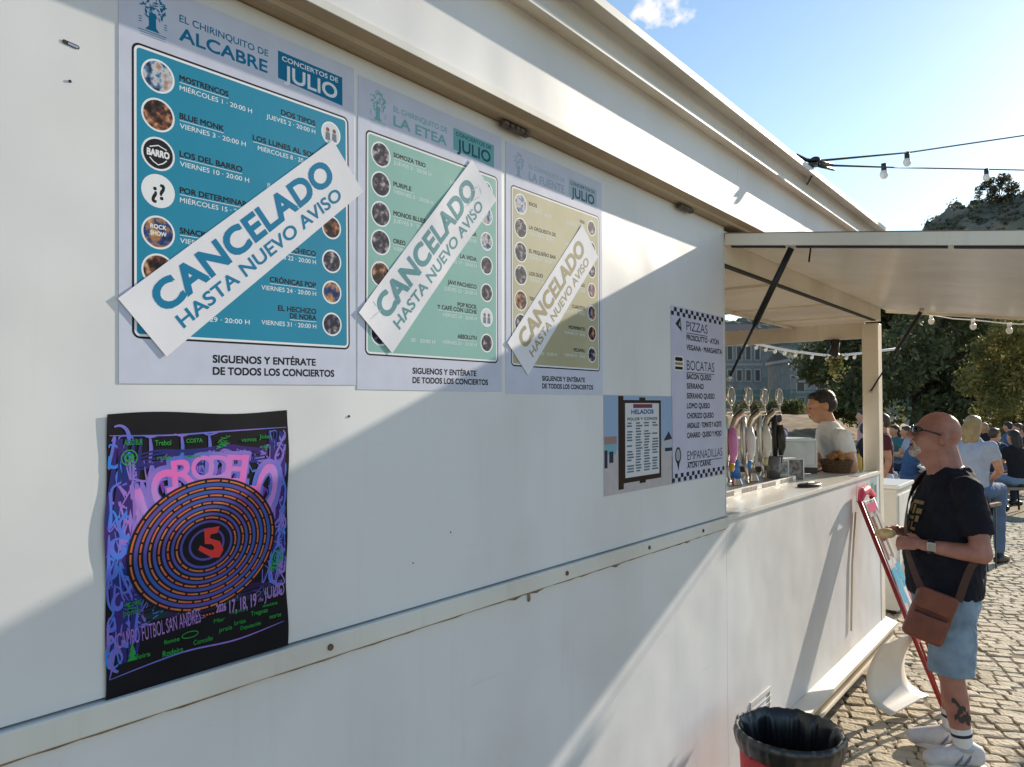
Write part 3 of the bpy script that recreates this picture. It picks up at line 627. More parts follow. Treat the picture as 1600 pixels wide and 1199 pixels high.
        S.text(b, t_, u, v, c_, hh, 0, fit=ft, bold=0.01)
    for u, v, r in ((0.034, 0.368, 0.012), (0.300, 0.168, 0.012)):
        for q_ in (1, 0.55): S.stroke(b, [(u+r*q_*math.cos(6.2832*k/24), v+r*q_*math.sin(6.2832*k/24)) for k in range(25)], -0.0018, hh)
        S.text(b, 'US' if u < 0.1 else 'c', u, v, 0.008, hh, 0, 'C', bold=0.03, mid=True)
    for u, v, wd, ht in ((0.192, 0.384, 0.010, 0.010), (0.295, 0.150, 0.012, 0.008), (0.040, 0.136, 0.012, 0.006)): blob(u, v, wd, ht, 16)
    S.stroke(b, [(0.134+0.014*math.cos(6.2832*k/20), 0.067+0.005*math.sin(6.2832*k/20)) for k in range(21)], -0.0014, hh)
    for k in range(3): S.poly(b, [(0.040-0.008+0.002*k, 0.050+0.008*k), (0.040+0.008-0.002*k, 0.050+0.008*k), (0.040, 0.062+0.008*k)], hh+0.00001*k)
    b.build('sponsor_marks', grn, root)
festival_poster()

# ---- printed photo of an ice cream board
root = empty('photo_print', (0, 0, 0), 0, 'photo print of a framed ice cream price board, stuck left of the menu', 'photo print')
S = Sheet(0.0005, 1.937, 1.470)
b = MB(); S.slab(b, 0, 0, 0.458, 0.311, 0.001, 0); b.build('print_sheet', mat('print_sand', (0.52, 0.48, 0.50), 0.4, var=0.1, vscale=30), root)
b = MB(); S.rect(b, 0.002, 0.135, 0.456, 0.309, 0.0013, 0); S.rect(b, 0.002, 0.158, 0.075, 0.182, 0.0016, 1); S.rect(b, 0.002, 0.125, 0.07, 0.158, 0.0016, 2); S.rect(b, 0.002, 0.085, 0.02, 0.14, 0.0018, 3); S.rect(b, 0.03, 0.10, 0.055, 0.135, 0.0018, 3); S.rect(b, 0.38, 0.10, 0.456, 0.16, 0.0016, 4)
S.poly(b, [(0.39, 0.155), (0.43, 0.188), (0.456, 0.16)], 0.0018, 3); S.rect(b, 0.40, 0.118, 0.456, 0.130, 0.0019, 3)
b.build('beach_view', [mat('print_sky', (0.30, 0.42, 0.62), 0.4), mat('print_stone', (0.32, 0.22, 0.20), 0.4), mat('print_turq', (0.20, 0.42, 0.50), 0.4), mat('print_dark', (0.03, 0.035, 0.06), 0.4), mat('print_hut', (0.45, 0.48, 0.55), 0.4)], root)
b = MB(); S.rect(b, 0.085, 0.012, 0.118, 0.309, 0.0020, 0); S.rect(b, 0.118, 0.030, 0.372, 0.296, 0.0020, 0); S.rect(b, 0.22, 0.296, 0.262, 0.305, 0.0020, 0); S.rect(b, 0.22, 0.022, 0.262, 0.030, 0.0020, 0); S.rect(b, 0.128, 0.046, 0.358, 0.286, 0.0023, 1)
S.text(b, 'HELADOS', 0.243, 0.251, 0.014, 0.0026, 2, 'C', fit=0.15, bold=0.05); S.text(b, 'POLOS Y CONOS', 0.243, 0.230, 0.009, 0.0026, 3, 'C', fit=0.20, bold=0.04)
S.rect(b, 0.18, 0.270, 0.31, 0.283, 0.0026, 4)
rr = random.Random(8)
for cidx in range(4):
    u0 = 0.137+0.056*cidx; v = 0.218
    while v > 0.058:
        if rr.random() < 0.9: S.rect(b, u0+rr.uniform(0, 0.006), v, u0+rr.uniform(0.030, 0.048), v+0.0052, 0.0026, 5)
        v -= 0.0092
b.build('price_board', [mat('board_wood', (0.045, 0.022, 0.016), 0.5, var=0.4), mat('board_white', (0.62, 0.64, 0.68), 0.4), mat('board_blue', (0.02, 0.10, 0.30), 0.4), INK, mat('board_red', (0.18, 0.05, 0.08), 0.4), mat('board_text', (0.12, 0.16, 0.22), 0.5)], root)

# ---- menu
root = empty('menu_poster', (0, 0, 0), 0, 'pale lilac food menu with checkered ends listing PIZZAS, BOCATAS and EMPANADILLAS', 'menu')
S = Sheet(0.0005, 2.389, 1.470); W, H = 0.462, 0.636
b = MB(); S.slab(b, 0, 0, W, H, 0.001, 0); b.build('paper_sheet', mat('menu_paper', (0.56, 0.56, 0.72), 0.42, var=0.06, vscale=12), root)
for v0 in (0.004, H-0.034):
    b = MB()
    for j in range(2):
        for i in range(20):
            if (i+j) % 2 == 0: S.rect(b, W*i/20+0.001, v0+0.015*j, W*(i+1)/20, v0+0.015*(j+1), 0.0014)
    b.build('checker_border', INK, root)
b = MB(); U = 0.125
for t_, v, c_, ft in (('PIZZAS', 0.902, 0.036, 0.185), ('BOCATAS', 0.672, 0.038, 0.245), ('EMPANADILLAS', 0.150, 0.034, 0.315)):
    S.text(b, t_, U, v*H-0.018, c_, 0.0014, 0, fit=ft, bold=0.0); S.rect(b, U, v*H-0.029, U+ft, v*H-0.0262, 0.0014)
for t_, v, ft in (('PROSCIUTTO · ATÚN', 0.833, 0.29), ('VEGANA · MARGARITA', 0.775, 0.32), ('BACON QUESO', 0.606, 0.215), ('SERRANO', 0.550, 0.145), ('SERRANO QUESO', 0.493, 0.245), ('LOMO QUESO', 0.435, 0.20), ('CHORIZO QUESO', 0.377, 0.235), ('ANDALUZ · TOMATE Y ACEITE', 0.320, 0.31), ('CANARIO · QUESO Y MOJO', 0.263, 0.31), ('ATÚN / CARNE', 0.088, 0.205)):
    S.text(b, t_, U, v*H-0.009, 0.020, 0.0014, 0, fit=ft, bold=0.034)
b.build('lettering', INK, root)
b = MB()
S.poly(b, [(0.035, 0.90*H), (0.075, 0.945*H), (0.080, 0.91*H), (0.085, 0.86*H)], 0.0014, 0); S.poly(b, [(0.060, 0.895*H), (0.074, 0.925*H), (0.078, 0.885*H)], 0.0017, 1)
ICM = [INK, mat('icon_grey', (0.35, 0.36, 0.42), 0.5), mat('icon_paper', (0.72, 0.70, 0.66), 0.4), mat('icon_brown', (0.30, 0.20, 0.10), 0.4)]
b.build('pizza_icon', ICM, root); b = MB()
S.rrect(b, 0.022, 0.635*H, 0.100, 0.72*H, 0.012, 0.0014, 2); S.rrect(b, 0.030, 0.690*H, 0.092, 0.712*H, 0.008, 0.0017, 0); S.rect(b, 0.030, 0.668*H, 0.092, 0.682*H, 0.0017, 3); S.rrect(b, 0.030, 0.642*H, 0.092, 0.658*H, 0.004, 0.0017, 0)
b.build('sandwich_icon', ICM, root); b = MB()
S.poly(b, [(0.05+0.024*math.cos(a), 0.155*H+0.030*math.sin(a)) for a in [k*0.2618 for k in range(24)]], 0.0014, 0); S.poly(b, [(0.05+0.017*math.cos(a), 0.157*H+0.022*math.sin(a)) for a in [k*0.2618 for k in range(24)]], 0.0017, 1)
S.poly(b, [(0.038, 0.12*H), (0.062, 0.12*H), (0.052, 0.065*H)], 0.0015, 0)
b.build('pasty_icon', ICM, root)
# ================================================================== ground
gm = bpy.data.materials.new('dry_ground'); gm.use_nodes = True
t = gm.node_tree; b_ = t.nodes['Principled BSDF']; b_.inputs['Roughness'].default_value = 0.95
co = t.nodes.new('ShaderNodeTexCoord')
def gn(scale, detail):
    n = t.nodes.new('ShaderNodeTexNoise'); n.inputs['Scale'].default_value = scale; n.inputs['Detail'].default_value = detail
    t.links.new(co.outputs['Object'], n.inputs['Vector']); return n.outputs['Fac']
def gr(v, stops):
    r = t.nodes.new('ShaderNodeValToRGB'); e = r.color_ramp.elements
    e[0].position, e[0].color = stops[0][0], (*stops[0][1], 1); e[1].position, e[1].color = stops[-1][0], (*stops[-1][1], 1)
    for p, q in stops[1:-1]:
        k = e.new(p); k.color = (*q, 1)
    t.links.new(v, r.inputs['Fac']); return r.outputs['Color']
ca_ = gr(gn(0.5, 8), [(0.35, (0.34, 0.27, 0.17)), (0.52, (0.46, 0.38, 0.26)), (0.66, (0.26, 0.23, 0.12))])
cb_ = gr(gn(22, 6), [(0.35, (0.45, 0.45, 0.45)), (0.6, (1, 1, 1))])
mm = t.nodes.new('ShaderNodeMix'); mm.data_type = 'RGBA'; mm.blend_type = 'MULTIPLY'; mm.inputs['Factor'].default_value = 1
t.links.new(ca_, mm.inputs['A']); t.links.new(cb_, mm.inputs['B']); t.links.new(mm.outputs['Result'], b_.inputs['Base Color'])
bp_ = t.nodes.new('ShaderNodeBump'); bp_.inputs['Distance'].default_value = 0.03; bp_.inputs['Strength'].default_value = 0.8
t.links.new(gn(18, 6), bp_.inputs['Height']); t.links.new(bp_.outputs['Normal'], b_.inputs['Normal'])
b = MB(); b.add([(-900, -60, 0), (900, -60, 0), (900, 1200, 0), (-900, 1200, 0)], [(0, 1, 2, 3)]); tag(b.build('ground', gm), kind='structure')
# cobbles: every stone with its own tilt and outline
stone = mat('cobble_stone', (0.40, 0.35, 0.27), 0.85, vscale=4.5, detail=9, bump=1.0, bscale=45, ramp=[(0.28, (0.30, 0.245, 0.165)), (0.42, (0.50, 0.42, 0.29)), (0.58, (0.60, 0.51, 0.37)), (0.74, (0.43, 0.36, 0.26))])
rr = random.Random(21); b = MB()
def stonebox(x, y, wx, wy, ang):
    h = 0.020+rr.uniform(-0.004, 0.004); tx, ty = rr.uniform(-0.05, 0.05), rr.uniform(-0.05, 0.05)
    ca, sa = math.cos(ang), math.sin(ang); vs = []
    cs = [(-1, -1), (0, -1.06), (1, -1), (1.05, 0), (1, 1), (0, 1.05), (-1, 1), (-1.05, 0)]
    jit = [(rr.uniform(0.78, 1.03), rr.uniform(0.78, 1.03)) for _ in cs]
    for sc_, hz in ((1.0, -0.02), (1.0, h-0.008), (0.94, h-0.001), (0.78, h)):
        for (a, c), (j1, j2) in zip(cs, jit):
            u, v = a*wx*sc_*j1, c*wy*sc_*j2; vs.append((x+u*ca-v*sa, y+u*sa+v*ca, hz+(u*tx+v*ty+rr.uniform(-0.0022, 0.0022) if hz > 0 else 0)))
    fs = [(i+8*k, (i+1) % 8+8*k, (i+1) % 8+8*k+8, i+8*k+8) for k in range(3) for i in range(8)]+[tuple(range(24, 32))]
    b.add(vs, fs, 0, False)
def lay(x0, x1, y0, y1):
    ang = R(24); ca, sa = math.cos(ang), math.sin(ang); row = 0; L = 24
    v = -L
    while v < L:
        wd = 0.092+0.014*math.sin(row*1.7); u = -L+(row % 2)*0.08+rr.uniform(0, 0.05)
        while u < L:
            ln = 0.118+rr.uniform(-0.04, 0.05)
            x, y = (u+ln/2)*ca-(v+wd/2)*sa, 8+(u+ln/2)*sa+(v+wd/2)*ca+0.035*math.sin(u*2.3+row*0.4)+rr.uniform(-0.008, 0.008)
            if x0 < x < x1 and y0 < y < y1: stonebox(x, y, ln/2-0.002, wd/2-0.002, ang+rr.uniform(-0.10, 0.10))
            u += ln
        v += wd; row += 1
lay(-0.7, 1.75, 2.0, 6.2); lay(-2.1, 1.75, 6.2, 13.2)
tag(b.build('cobbled_paving', stone, fix=False), kind='structure')
tag(MB().box((-0.6, 1.0, 0.001), (2.4, 13.4, 0.011)).build('paving_bed', mat('joint_sand', (0.26, 0.21, 0.14), 0.95, var=0.5, vscale=30)), kind='structure')
dn = [(-42, 90), (30, 97), (30, 118), (-42, 112)]
b = MB(); b.add([(x, y, 0.006) for x, y in dn], [(0, 1, 2, 3)]); tag(b.build('promenade', mat('pale_paving', (0.46, 0.39, 0.33), 0.9, var=0.15, vscale=0.4)), kind='structure')

# dry grass bank beyond the trailer
def terrain(name, x0, x1, y0, y1, nx, ny, fn, m):
    vs = [(x0+(x1-x0)*i/nx, y0+(y1-y0)*j/ny, 0) for j in range(ny+1) for i in range(nx+1)]
    vs = [(x, y, fn(x, y)) for x, y, _ in vs]
    b = MB(); b.add(vs, [(j*(nx+1)+i, j*(nx+1)+i+1, (j+1)*(nx+1)+i+1, (j+1)*(nx+1)+i) for j in range(ny) for i in range(nx)], 0, True)
    return tag(b.build(name, m), kind='structure')
from mathutils import noise as mn
def fbm(x, y, s): return mn.fractal(Vector((x*s, y*s, 3.7)), 0.9, 2.1, 6)
terrain('dry_bank', -30, -7, 32, 58, 60, 60, lambda x, y: -0.05+max(0, 1.15*math.sin(min(max((y-33)/24, 0), 1)*math.pi/1.15)*min(1, max(0, (-7.2-x)/3))+0.12*fbm(x, y, 1.1)),
        mat('dry_grass', (0.36, 0.24, 0.12), 0.95, c2=(0.18, 0.12, 0.06), vscale=1.6, bump=0.8, bscale=7, detail=8))
def ridge(x):   # crest height of the hill along X
    k = math.exp(-((x+8)/70.0)**2) if x < -8 else 1-0.05*min(1, (x+8)/200)
    return 30+58*min(1.0, k*1.0)
def hillz(x, y):
    q = min(max((y-185)/190, 0), 1); q = q*q*(3-2*q)
    base = 46+43/(1+math.exp(-(x+66)/6.5))
    return -2+base*q+(4*fbm(x, y, 0.045)+3.4*fbm(x, y, 0.22))*q
terrain('hill', -260, 160, 185, 420, 260, 130, hillz, mat('hill_scrub', (0.075, 0.07, 0.04), 0.95, vscale=0.11, detail=9, ramp=[(0.3, (0.09, 0.095, 0.07)), (0.5, (0.15, 0.145, 0.105)), (0.65, (0.21, 0.19, 0.14)), (0.8, (0.30, 0.26, 0.20))], bump=1.0, bscale=0.4))

# ================================================================== trees and shrubs
def leafmat(name, a, c):
    m = bpy.data.materials.new(name); m.use_nodes = True; t = m.node_tree; p = t.nodes['Principled BSDF']
    p.inputs['Roughness'].default_value = 0.6
    o = t.nodes.new('ShaderNodeTexCoord'); n = t.nodes.new('ShaderNodeTexNoise'); n.inputs['Scale'].default_value = 1.3; n.inputs['Detail'].default_value = 6
    t.links.new(o.outputs['Object'], n.inputs['Vector']); r = t.nodes.new('ShaderNodeValToRGB')
    r.color_ramp.elements[0].position, r.color_ramp.elements[1].position = 0.35, 0.66
    r.color_ramp.elements[0].color, r.color_ramp.elements[1].color = (*a, 1), (*c, 1)
    t.links.new(n.outputs['Fac'], r.inputs['Fac']); t.links.new(r.outputs['Color'], p.inputs['Base Color'])
    tl = t.nodes.new('ShaderNodeBsdfTranslucent'); t.links.new(r.outputs['Color'], tl.inputs['Color'])
    ms = t.nodes.new('ShaderNodeMixShader'); ms.inputs[0].default_value = 0.5
    t.links.new(p.outputs[0], ms.inputs[1]); t.links.new(tl.outputs[0], ms.inputs[2]); t.links.new(ms.outputs[0], t.nodes['Material Output'].inputs['Surface'])
    return m
LEAFD = leafmat('leaf_dark', (0.055, 0.075, 0.035), (0.16, 0.18, 0.085)); LEAFY = leafmat('leaf_yellow', (0.10, 0.11, 0.03), (0.36, 0.30, 0.10)); LEAFG = leafmat('leaf_green', (0.06, 0.08, 0.025), (0.17, 0.17, 0.06))
BARK = mat('bark', (0.07, 0.05, 0.04), 0.9, c2=(0.025, 0.018, 0.015), vscale=9, bump=0.8, bscale=20)
def tree(name, loc, clumps, nleaf, ls, lm, label, cat, trunk=None, group=None, seed=1):
    root = empty(name, loc, 0, label, cat, group); rr = random.Random(seed)
    if trunk:
        h, r = trunk; b = MB(); b.tube([(0, 0, -0.1), (0.04*r, 0, 0.3), (r*0.2, r*0.1, h*0.5), (0, r*0.3, h)], [r*1.5, r*1.05, r*0.85, r*0.7], 12)
        for (cx, cy, cz, rx, rz) in clumps[:9]: b.tube([(0, r*0.2, h*0.82), (cx*0.35, cy*0.35, h+(cz-h)*0.45), (cx*0.85, cy*0.85, cz)], [r*0.5, r*0.28, r*0.06], 7)
        b.build('trunk', BARK, root)
    b = MB(); vs, fs = [], []; tot = sum(c[3]**2 for c in clumps)
    for (cx, cy, cz, rx, rz) in clumps:
        for _ in range(int(nleaf*rx*rx/tot)):
            while True:
                p = Vector((rr.uniform(-1, 1), rr.uniform(-1, 1), rr.uniform(-1, 1)))
                if 0.15 < p.length < 1: break
            p = p.normalized()*(p.length**0.45)*rr.uniform(0.82, 1.16)
            c = Vector((cx+p.x*rx, cy+p.y*rx, cz+p.z*rz)); 
            if c.z < 0.05: continue
            a = Vector((rr.gauss(0, 1), rr.gauss(0, 1), rr.gauss(0, 0.7))).normalized(); e = a.orthogonal().normalized(); e = (Matrix.Rotation(rr.uniform(0, 6.28), 3, a) @ e); g = a.cross(e); q = ls*rr.uniform(0.6, 1.3)
            k = len(vs); vs += [c-e*q, c+g*q*0.45-e*q*0.1, c+e*q, c-g*q*0.45-e*q*0.1]; fs.append((k, k+1, k+2, k+3))
    b.add(vs, fs); b.build('crown', lm, root, fix=False)
    return root
def clumpset(seed, n, R_, z0, z1, r0, r1):
    rr = random.Random(seed); out = []
    for _ in range(n):
        a = rr.uniform(0, 6.283); q = R_*math.sqrt(rr.random()); z = rr.uniform(z0, z1); f = 1-0.5*((z-(z0+z1)/2)/((z1-z0)/2))**2
        s = rr.uniform(r0, r1); out.append((q*math.cos(a)*f, q*math.sin(a)*f, z, s, s*0.75))
    return out
tree('broadleaf_tree', (-5.4, 38.3, 0), clumpset(2, 60, 4.9, 1.3, 8.6, 0.9, 1.7), 24000, 0.17, LEAFD, 'big dark broadleaf tree on a thick trunk behind the seated crowd', 'tree', (3.0, 0.62), seed=4)
tree('leafy_shrub', (-1.25, 31.3, 0), clumpset(9, 30, 1.5, 0.7, 5.6, 0.45, 0.85), 9000, 0.10, LEAFY, 'sunlit yellow green tree at the right edge, beside the big dark tree', 'tree', (1.2, 0.10), seed=7)
tree('leafy_shrub', (-9.6, 39.6, 0), clumpset(12, 20, 1.7, 0.9, 5.2, 0.5, 0.9), 6000, 0.12, LEAFG, 'olive and reddish bushy tree seen behind the young barman', 'tree', (1.2, 0.12), seed=8)
tree('hilltop_tree', (-29.7, 342.0, 79.2), clumpset(15, 34, 7.5, 0.8, 11.5, 1.0, 2.2), 3600, 0.5, leafmat('leaf_far', (0.05, 0.055, 0.035), (0.12, 0.12, 0.08)), 'lone round tree on the crest of the hill', 'tree', (3.0, 0.5), seed=3)
rr = random.Random(77); vs, fs = [], []
for _ in range(900):
    x, y = rr.uniform(-75, 30), rr.uniform(300, 372); z = hillz(x, y); R0 = rr.uniform(0.7, 1.7)
    for _k in range(16):
        c = Vector((x+rr.gauss(0, R0*0.55), y+rr.gauss(0, R0*0.55), z+abs(rr.gauss(0, R0*0.5)))); a = Vector((rr.gauss(0, 1), rr.gauss(0, 1), rr.gauss(0, 1))).normalized(); e = a.orthogonal().normalized(); g = a.cross(e); q = rr.uniform(0.35, 0.75); k = len(vs)
        vs += [c-e*q, c+g*q*0.7, c+e*q, c-g*q*0.7]; fs.append((k, k+1, k+2, k+3))
b = MB(); b.add(vs, fs); tag(b.build('hill_bushes', leafmat('leaf_scrub', (0.09, 0.10, 0.07), (0.22, 0.21, 0.14)), fix=False), 'low scrub covering the slopes of the hill', 'scrub', kind='stuff')
for i, (x, y, rr_) in enumerate(((-21.5, 52.0, 1.0), (-19.2, 53.4, 0.8), (-17.6, 54.2, 0.9), (-16.0, 55.0, 1.0))):
    tree('low_bush', (x, y, 0.9), clumpset(30+i, 6, 0.9, 0.2, 0.9, 0.4, 0.7), 900, 0.13, LEAFG, 'low green bush on the dry bank in front of the net fence', 'bush', None, 'bushes along the dry bank', seed=40+i)

# ================================================================== far buildings, fence, mast, wall
STONE = mat('grey_stone', (0.24, 0.25, 0.26), 0.85, c2=(0.17, 0.18, 0.19), vscale=1.5, detail=8); TRIM = mat('pale_stone', (0.36, 0.37, 0.38), 0.85, var=0.2); GLASSD = mat('dark_window', (0.02, 0.025, 0.035), 0.25)
def building(loc, rz, W, D, H, cols, rows, ww, label, pitch):
    root = empty('stone_building', loc, rz, label, 'building', 'grey stone buildings across the field')
    MB().box((0, 0, 0), (W, D, H)).build('wall', STONE, root)
    b = MB()
    for z in [r_[0]+r_[1]+0.55 for r_ in rows]: b.box((-0.06, -0.07, z), (W+0.06, 0.0-0.003, z+0.22))
    b.box((-0.25, -0.3, H+0.002), (W+0.25, D+0.2, H+0.35)); b.build('cornice', TRIM, root)
    b = MB(); b.prism([(-0.3, 0), (D+0.2, 0), (D/2, pitch)], lambda a, c, s_: ((W+0.2 if s_ else -0.2), a, H+0.353+c)); b.build('roof', mat('slate', (0.10, 0.09, 0.09), 0.8, var=0.3), root)
    for (z, hh) in rows:
        for k in range(cols):
            x = W*(k+0.5)/cols
            f = MB(); f.box((x-ww/2-0.14, -0.10, z-0.12), (x+ww/2+0.14, -0.002, z-0.003)); f.box((x-ww/2-0.14, -0.08, z+hh+0.003), (x+ww/2+0.14, -0.002, z+hh+0.16)); f.box((x-ww/2-0.14, -0.08, z), (x-ww/2-0.003, -0.002, z+hh)); f.box((x+ww/2+0.003, -0.08, z), (x+ww/2+0.14, -0.002, z+hh))
            fo = f.build('window', TRIM, root); MB().box((x-ww/2, -0.02, z), (x+ww/2, -0.004, z+hh)).build('pane', GLASSD, fo)
building((-35.4, 79.7, 0), R(38.9), 7.4, 8, 9.2, 7, [(1.2, 1.0), (4.55, 1.2), (7.0, 1.5)], 0.5, 'taller grey stone building with narrow windows, left beyond the beer taps', 2)
building((-25.4, 81.2, 0), R(38.9), 6.6, 7, 6.4, 3, [(1.0, 1.5), (3.1, 1.1), (4.75, 1.1)], 0.75, 'lower grey stone building with square windows, beyond the barman', 1.2)
root = empty('net_fence', (0, 0, 0), 0, 'green net sports fence on thin posts in front of the stone buildings', 'fence')
nm = bpy.data.materials.new('green_net'); nm.use_nodes = True; t = nm.node_tree; p = t.nodes['Principled BSDF']; p.inputs['Base Color'].default_value = (0.03, 0.12, 0.10, 1); p.inputs['Roughness'].default_value = 0.8
tr_ = t.nodes.new('ShaderNodeBsdfTransparent'); ms = t.nodes.new('ShaderNodeMixShader'); ms.inputs[0].default_value = 0.42
t.links.new(tr_.outputs[0], ms.inputs[1]); t.links.new(p.outputs[0], ms.inputs[2]); t.links.new(ms.outputs[0], t.nodes['Material Output'].inputs['Surface'])
fa, fb = Vector((-24.0, 59.0, 0)), Vector((-10.0, 66.5, 0)); b = MB(); b.add([fa+Vector((0, 0, 0.9)), fb+Vector((0, 0, 0.9)), fb+Vector((0, 0, 3.0)), fa+Vector((0, 0, 3.0))], [(0, 1, 2, 3)]); b.build('net', nm, root)
for k in range(9):
    q = fa.lerp(fb, k/8); MB().tube([q, q+Vector((0, 0, 3.1))], 0.04, 6).build('fence_post', mat('fence_green', (0.03, 0.07, 0.06), 0.5), root)
b = MB(); b.obox((fa+fb)/2+Vector((0.1, 0.35, 1.0)), (fb-fa)/2, (-0.06, 0.11, 0), (0, 0, 1.0)); tag(b.build('low_wall', mat('pale_wall', (0.42, 0.42, 0.40), 0.85, var=0.2, vscale=2)), 'pale low wall running behind the green net fence', 'wall')
root = empty('flag_mast', (-16.4, 62.84, 0), 0, 'slim white mast with a red top standing over the field', 'mast')
MB().tube([(0, 0, 0), (0, 0, 6.4)], [0.11, 0.08], 8).build('pole', mat('mast_white', (0.62, 0.62, 0.66), 0.4), root)
b = MB(); b.box((-0.42, -0.06, 6.0), (0.42, 0.06, 6.22)); b.tube([(0, 0, 6.4), (0, 0, 7.8)], 0.09, 8); b.build('red_top', mat('mast_red', (0.5, 0.04, 0.06), 0.5), root)
b = MB()
for k in range(44):
    p0 = Vector((-7.4, 47.6, 0)).lerp(Vector((4.5, 55.5, 0)), k/44); hh = 0.62+rnd.uniform(-0.05, 0.06)
    b.obox(p0+Vector((0.13, 0.09, hh/2)), Vector((0.134, 0.09, 0)), Vector((-0.14, 0.2, 0)), (0, 0, hh/2))
tag(b.build('stone_wall', mat('old_wall', (0.22, 0.19, 0.17), 0.9, c2=(0.11, 0.10, 0.09), vscale=3)), 'low old stone wall between the seated crowd and the pale promenade', 'wall')
# ================================================================== things on the counter
CT = 1.304
TAPC = [('pink', (0.62, 0.20, 0.46), (0.55, 0.30, 0.02), 'beer tap with a pink handle, closest of the four to the menu'),
        ('blue', (0.62, 0.62, 0.64), (0.05, 0.22, 0.62), 'beer tap with a blue and white handle, second from the menu'),
        ('cream', (0.62, 0.60, 0.54), (0.52, 0.45, 0.22), 'beer tap with a cream handle, third from the menu'),
        ('black', (0.02, 0.02, 0.022), (0.015, 0.015, 0.016), 'beer tap with a plain black handle, nearest to the barman')]
for k, (nm, c1, c2, lab) in enumerate(TAPC):
    y = 3.60+0.238*k
    root = empty('beer_tap', (-0.355, y, CT), 0, lab, 'beer tap', 'beer taps in a row on the counter')
    bevel(MB().lathe([(0.062, 0.0), (0.062, 0.012), (0.045, 0.02), (0.034, 0.05), (0.030, 0.06)], 20).build('base', CHROME, root), 0.002)
    pts = [(0, 0, 0.05), (-0.012, 0, 0.14), (-0.016, 0, 0.24), (-0.008, 0, 0.32), (0.014, 0, 0.375), (0.048, 0, 0.405), (0.085, 0, 0.412)]
    MB().tube(pts, [0.030, 0.025, 0.023, 0.024, 0.025, 0.024, 0.02], 16).build('column', CHROME, root)
    b = MB(); b.tube([(0.045, 0, 0.40), (0.050, 0, 0.30), (0.052, 0, 0.22), (0.050, 0, 0.13)], [0.015, 0.019, 0.018, 0.012], 14); b.tube([(0.05, 0, 0.15), (0.062, 0, 0.10), (0.066, 0, 0.06)], [0.010, 0.008, 0.007], 10)
    tb = b.build('tap_body', BLACK if k == 3 else STEEL, root); MB().tube([(0.066, 0, 0.062), (0.067, 0, 0.035)], 0.0085, 10).build('spout', CHROME, tb)
    hm = mat('handle_'+nm, c1, 0.3); hm2 = mat('handle_base_'+nm, c2, 0.3)
    b = MB(); b.tube([(0.082, 0, 0.33), (0.088, 0, 0.27), (0.090, 0, 0.20), (0.084, 0, 0.155)], [0.014, 0.025, 0.021, 0.012], 14, 0); b.tube([(0.083, 0, 0.150), (0.079, 0, 0.11)], [0.013, 0.010], 12, 1)
    hb = b.build('handle', [hm, hm2], root)
    if k == 1: MB().tube([(0.002, 0, 0.05), (-0.0105, 0, 0.15)], [0.0325, 0.0265], 14).build('column_sleeve', hm2, root)
    ring = MB().lathe([(0.047, 0.0), (0.050, 0.004), (0.050, 0.012), (0.046, 0.015), (0.041, 0.013), (0.041, 0.0)], 28, (0.070, 0, 0.492), 0, 'x').build('medallion_ring', CHROME, root)
    MB().lathe([(0.0405, 0.0), (0.0405, 0.011)], 28, (0.0715, 0, 0.492), 0, 'x').build('medallion', mat('medallion_face', (0.36, 0.40, 0.44), 0.3, c2=(0.12, 0.15, 0.19), vscale=55), root)
    MB().tube([(0.074, 0, 0.408), (0.076, 0, 0.445)], 0.008, 10).build('medallion_stem', CHROME, root)
    b = MB(); b.tube([(-0.016, 0.02, 0.40), (-0.02, 0.10, 0.455), (-0.01, 0.215, 0.47)], 0.005, 6)
    if k < 3: b.build('hose', mat('hose_brown', (0.15, 0.08, 0.05), 0.4), root)
root = empty('drip_tray', (-0.29, 3.74, CT), 0, 'long white metal drip tray under the row of beer taps', 'drip tray')
b = MB(); b.box((-0.10, -0.62, 0.0005), (0.075, 0.66, 0.012)); b.box((-0.10, -0.62, 0.0125), (-0.09, 0.66, 0.03)); b.box((0.066, -0.62, 0.0125), (0.075, 0.66, 0.034)); b.box((-0.089, -0.62, 0.0125), (0.065, -0.61, 0.034)); b.box((-0.089, 0.65, 0.0125), (0.065, 0.66, 0.034))
bevel(b.build('tray', mat('tray_enamel', (0.78, 0.76, 0.70), 0.25), root), 0.002)
b = MB()
for k in range(30): b.box((-0.088, -0.60+0.042*k, 0.020), (0.064, -0.58+0.042*k, 0.024))
b.build('grille', STEEL, root)
b = MB(); S = Sheet(-0.235+0.0765, 0, 0)
for k, y0 in enumerate((-0.46, -0.16, 0.12, 0.4)): b.box((0.0752, y0, 0.006), (0.0762, y0+0.20, 0.028))
b.build('tray_label', mat('tray_print', (0.20, 0.18, 0.17), 0.4, var=0.6, vscale=60), root)
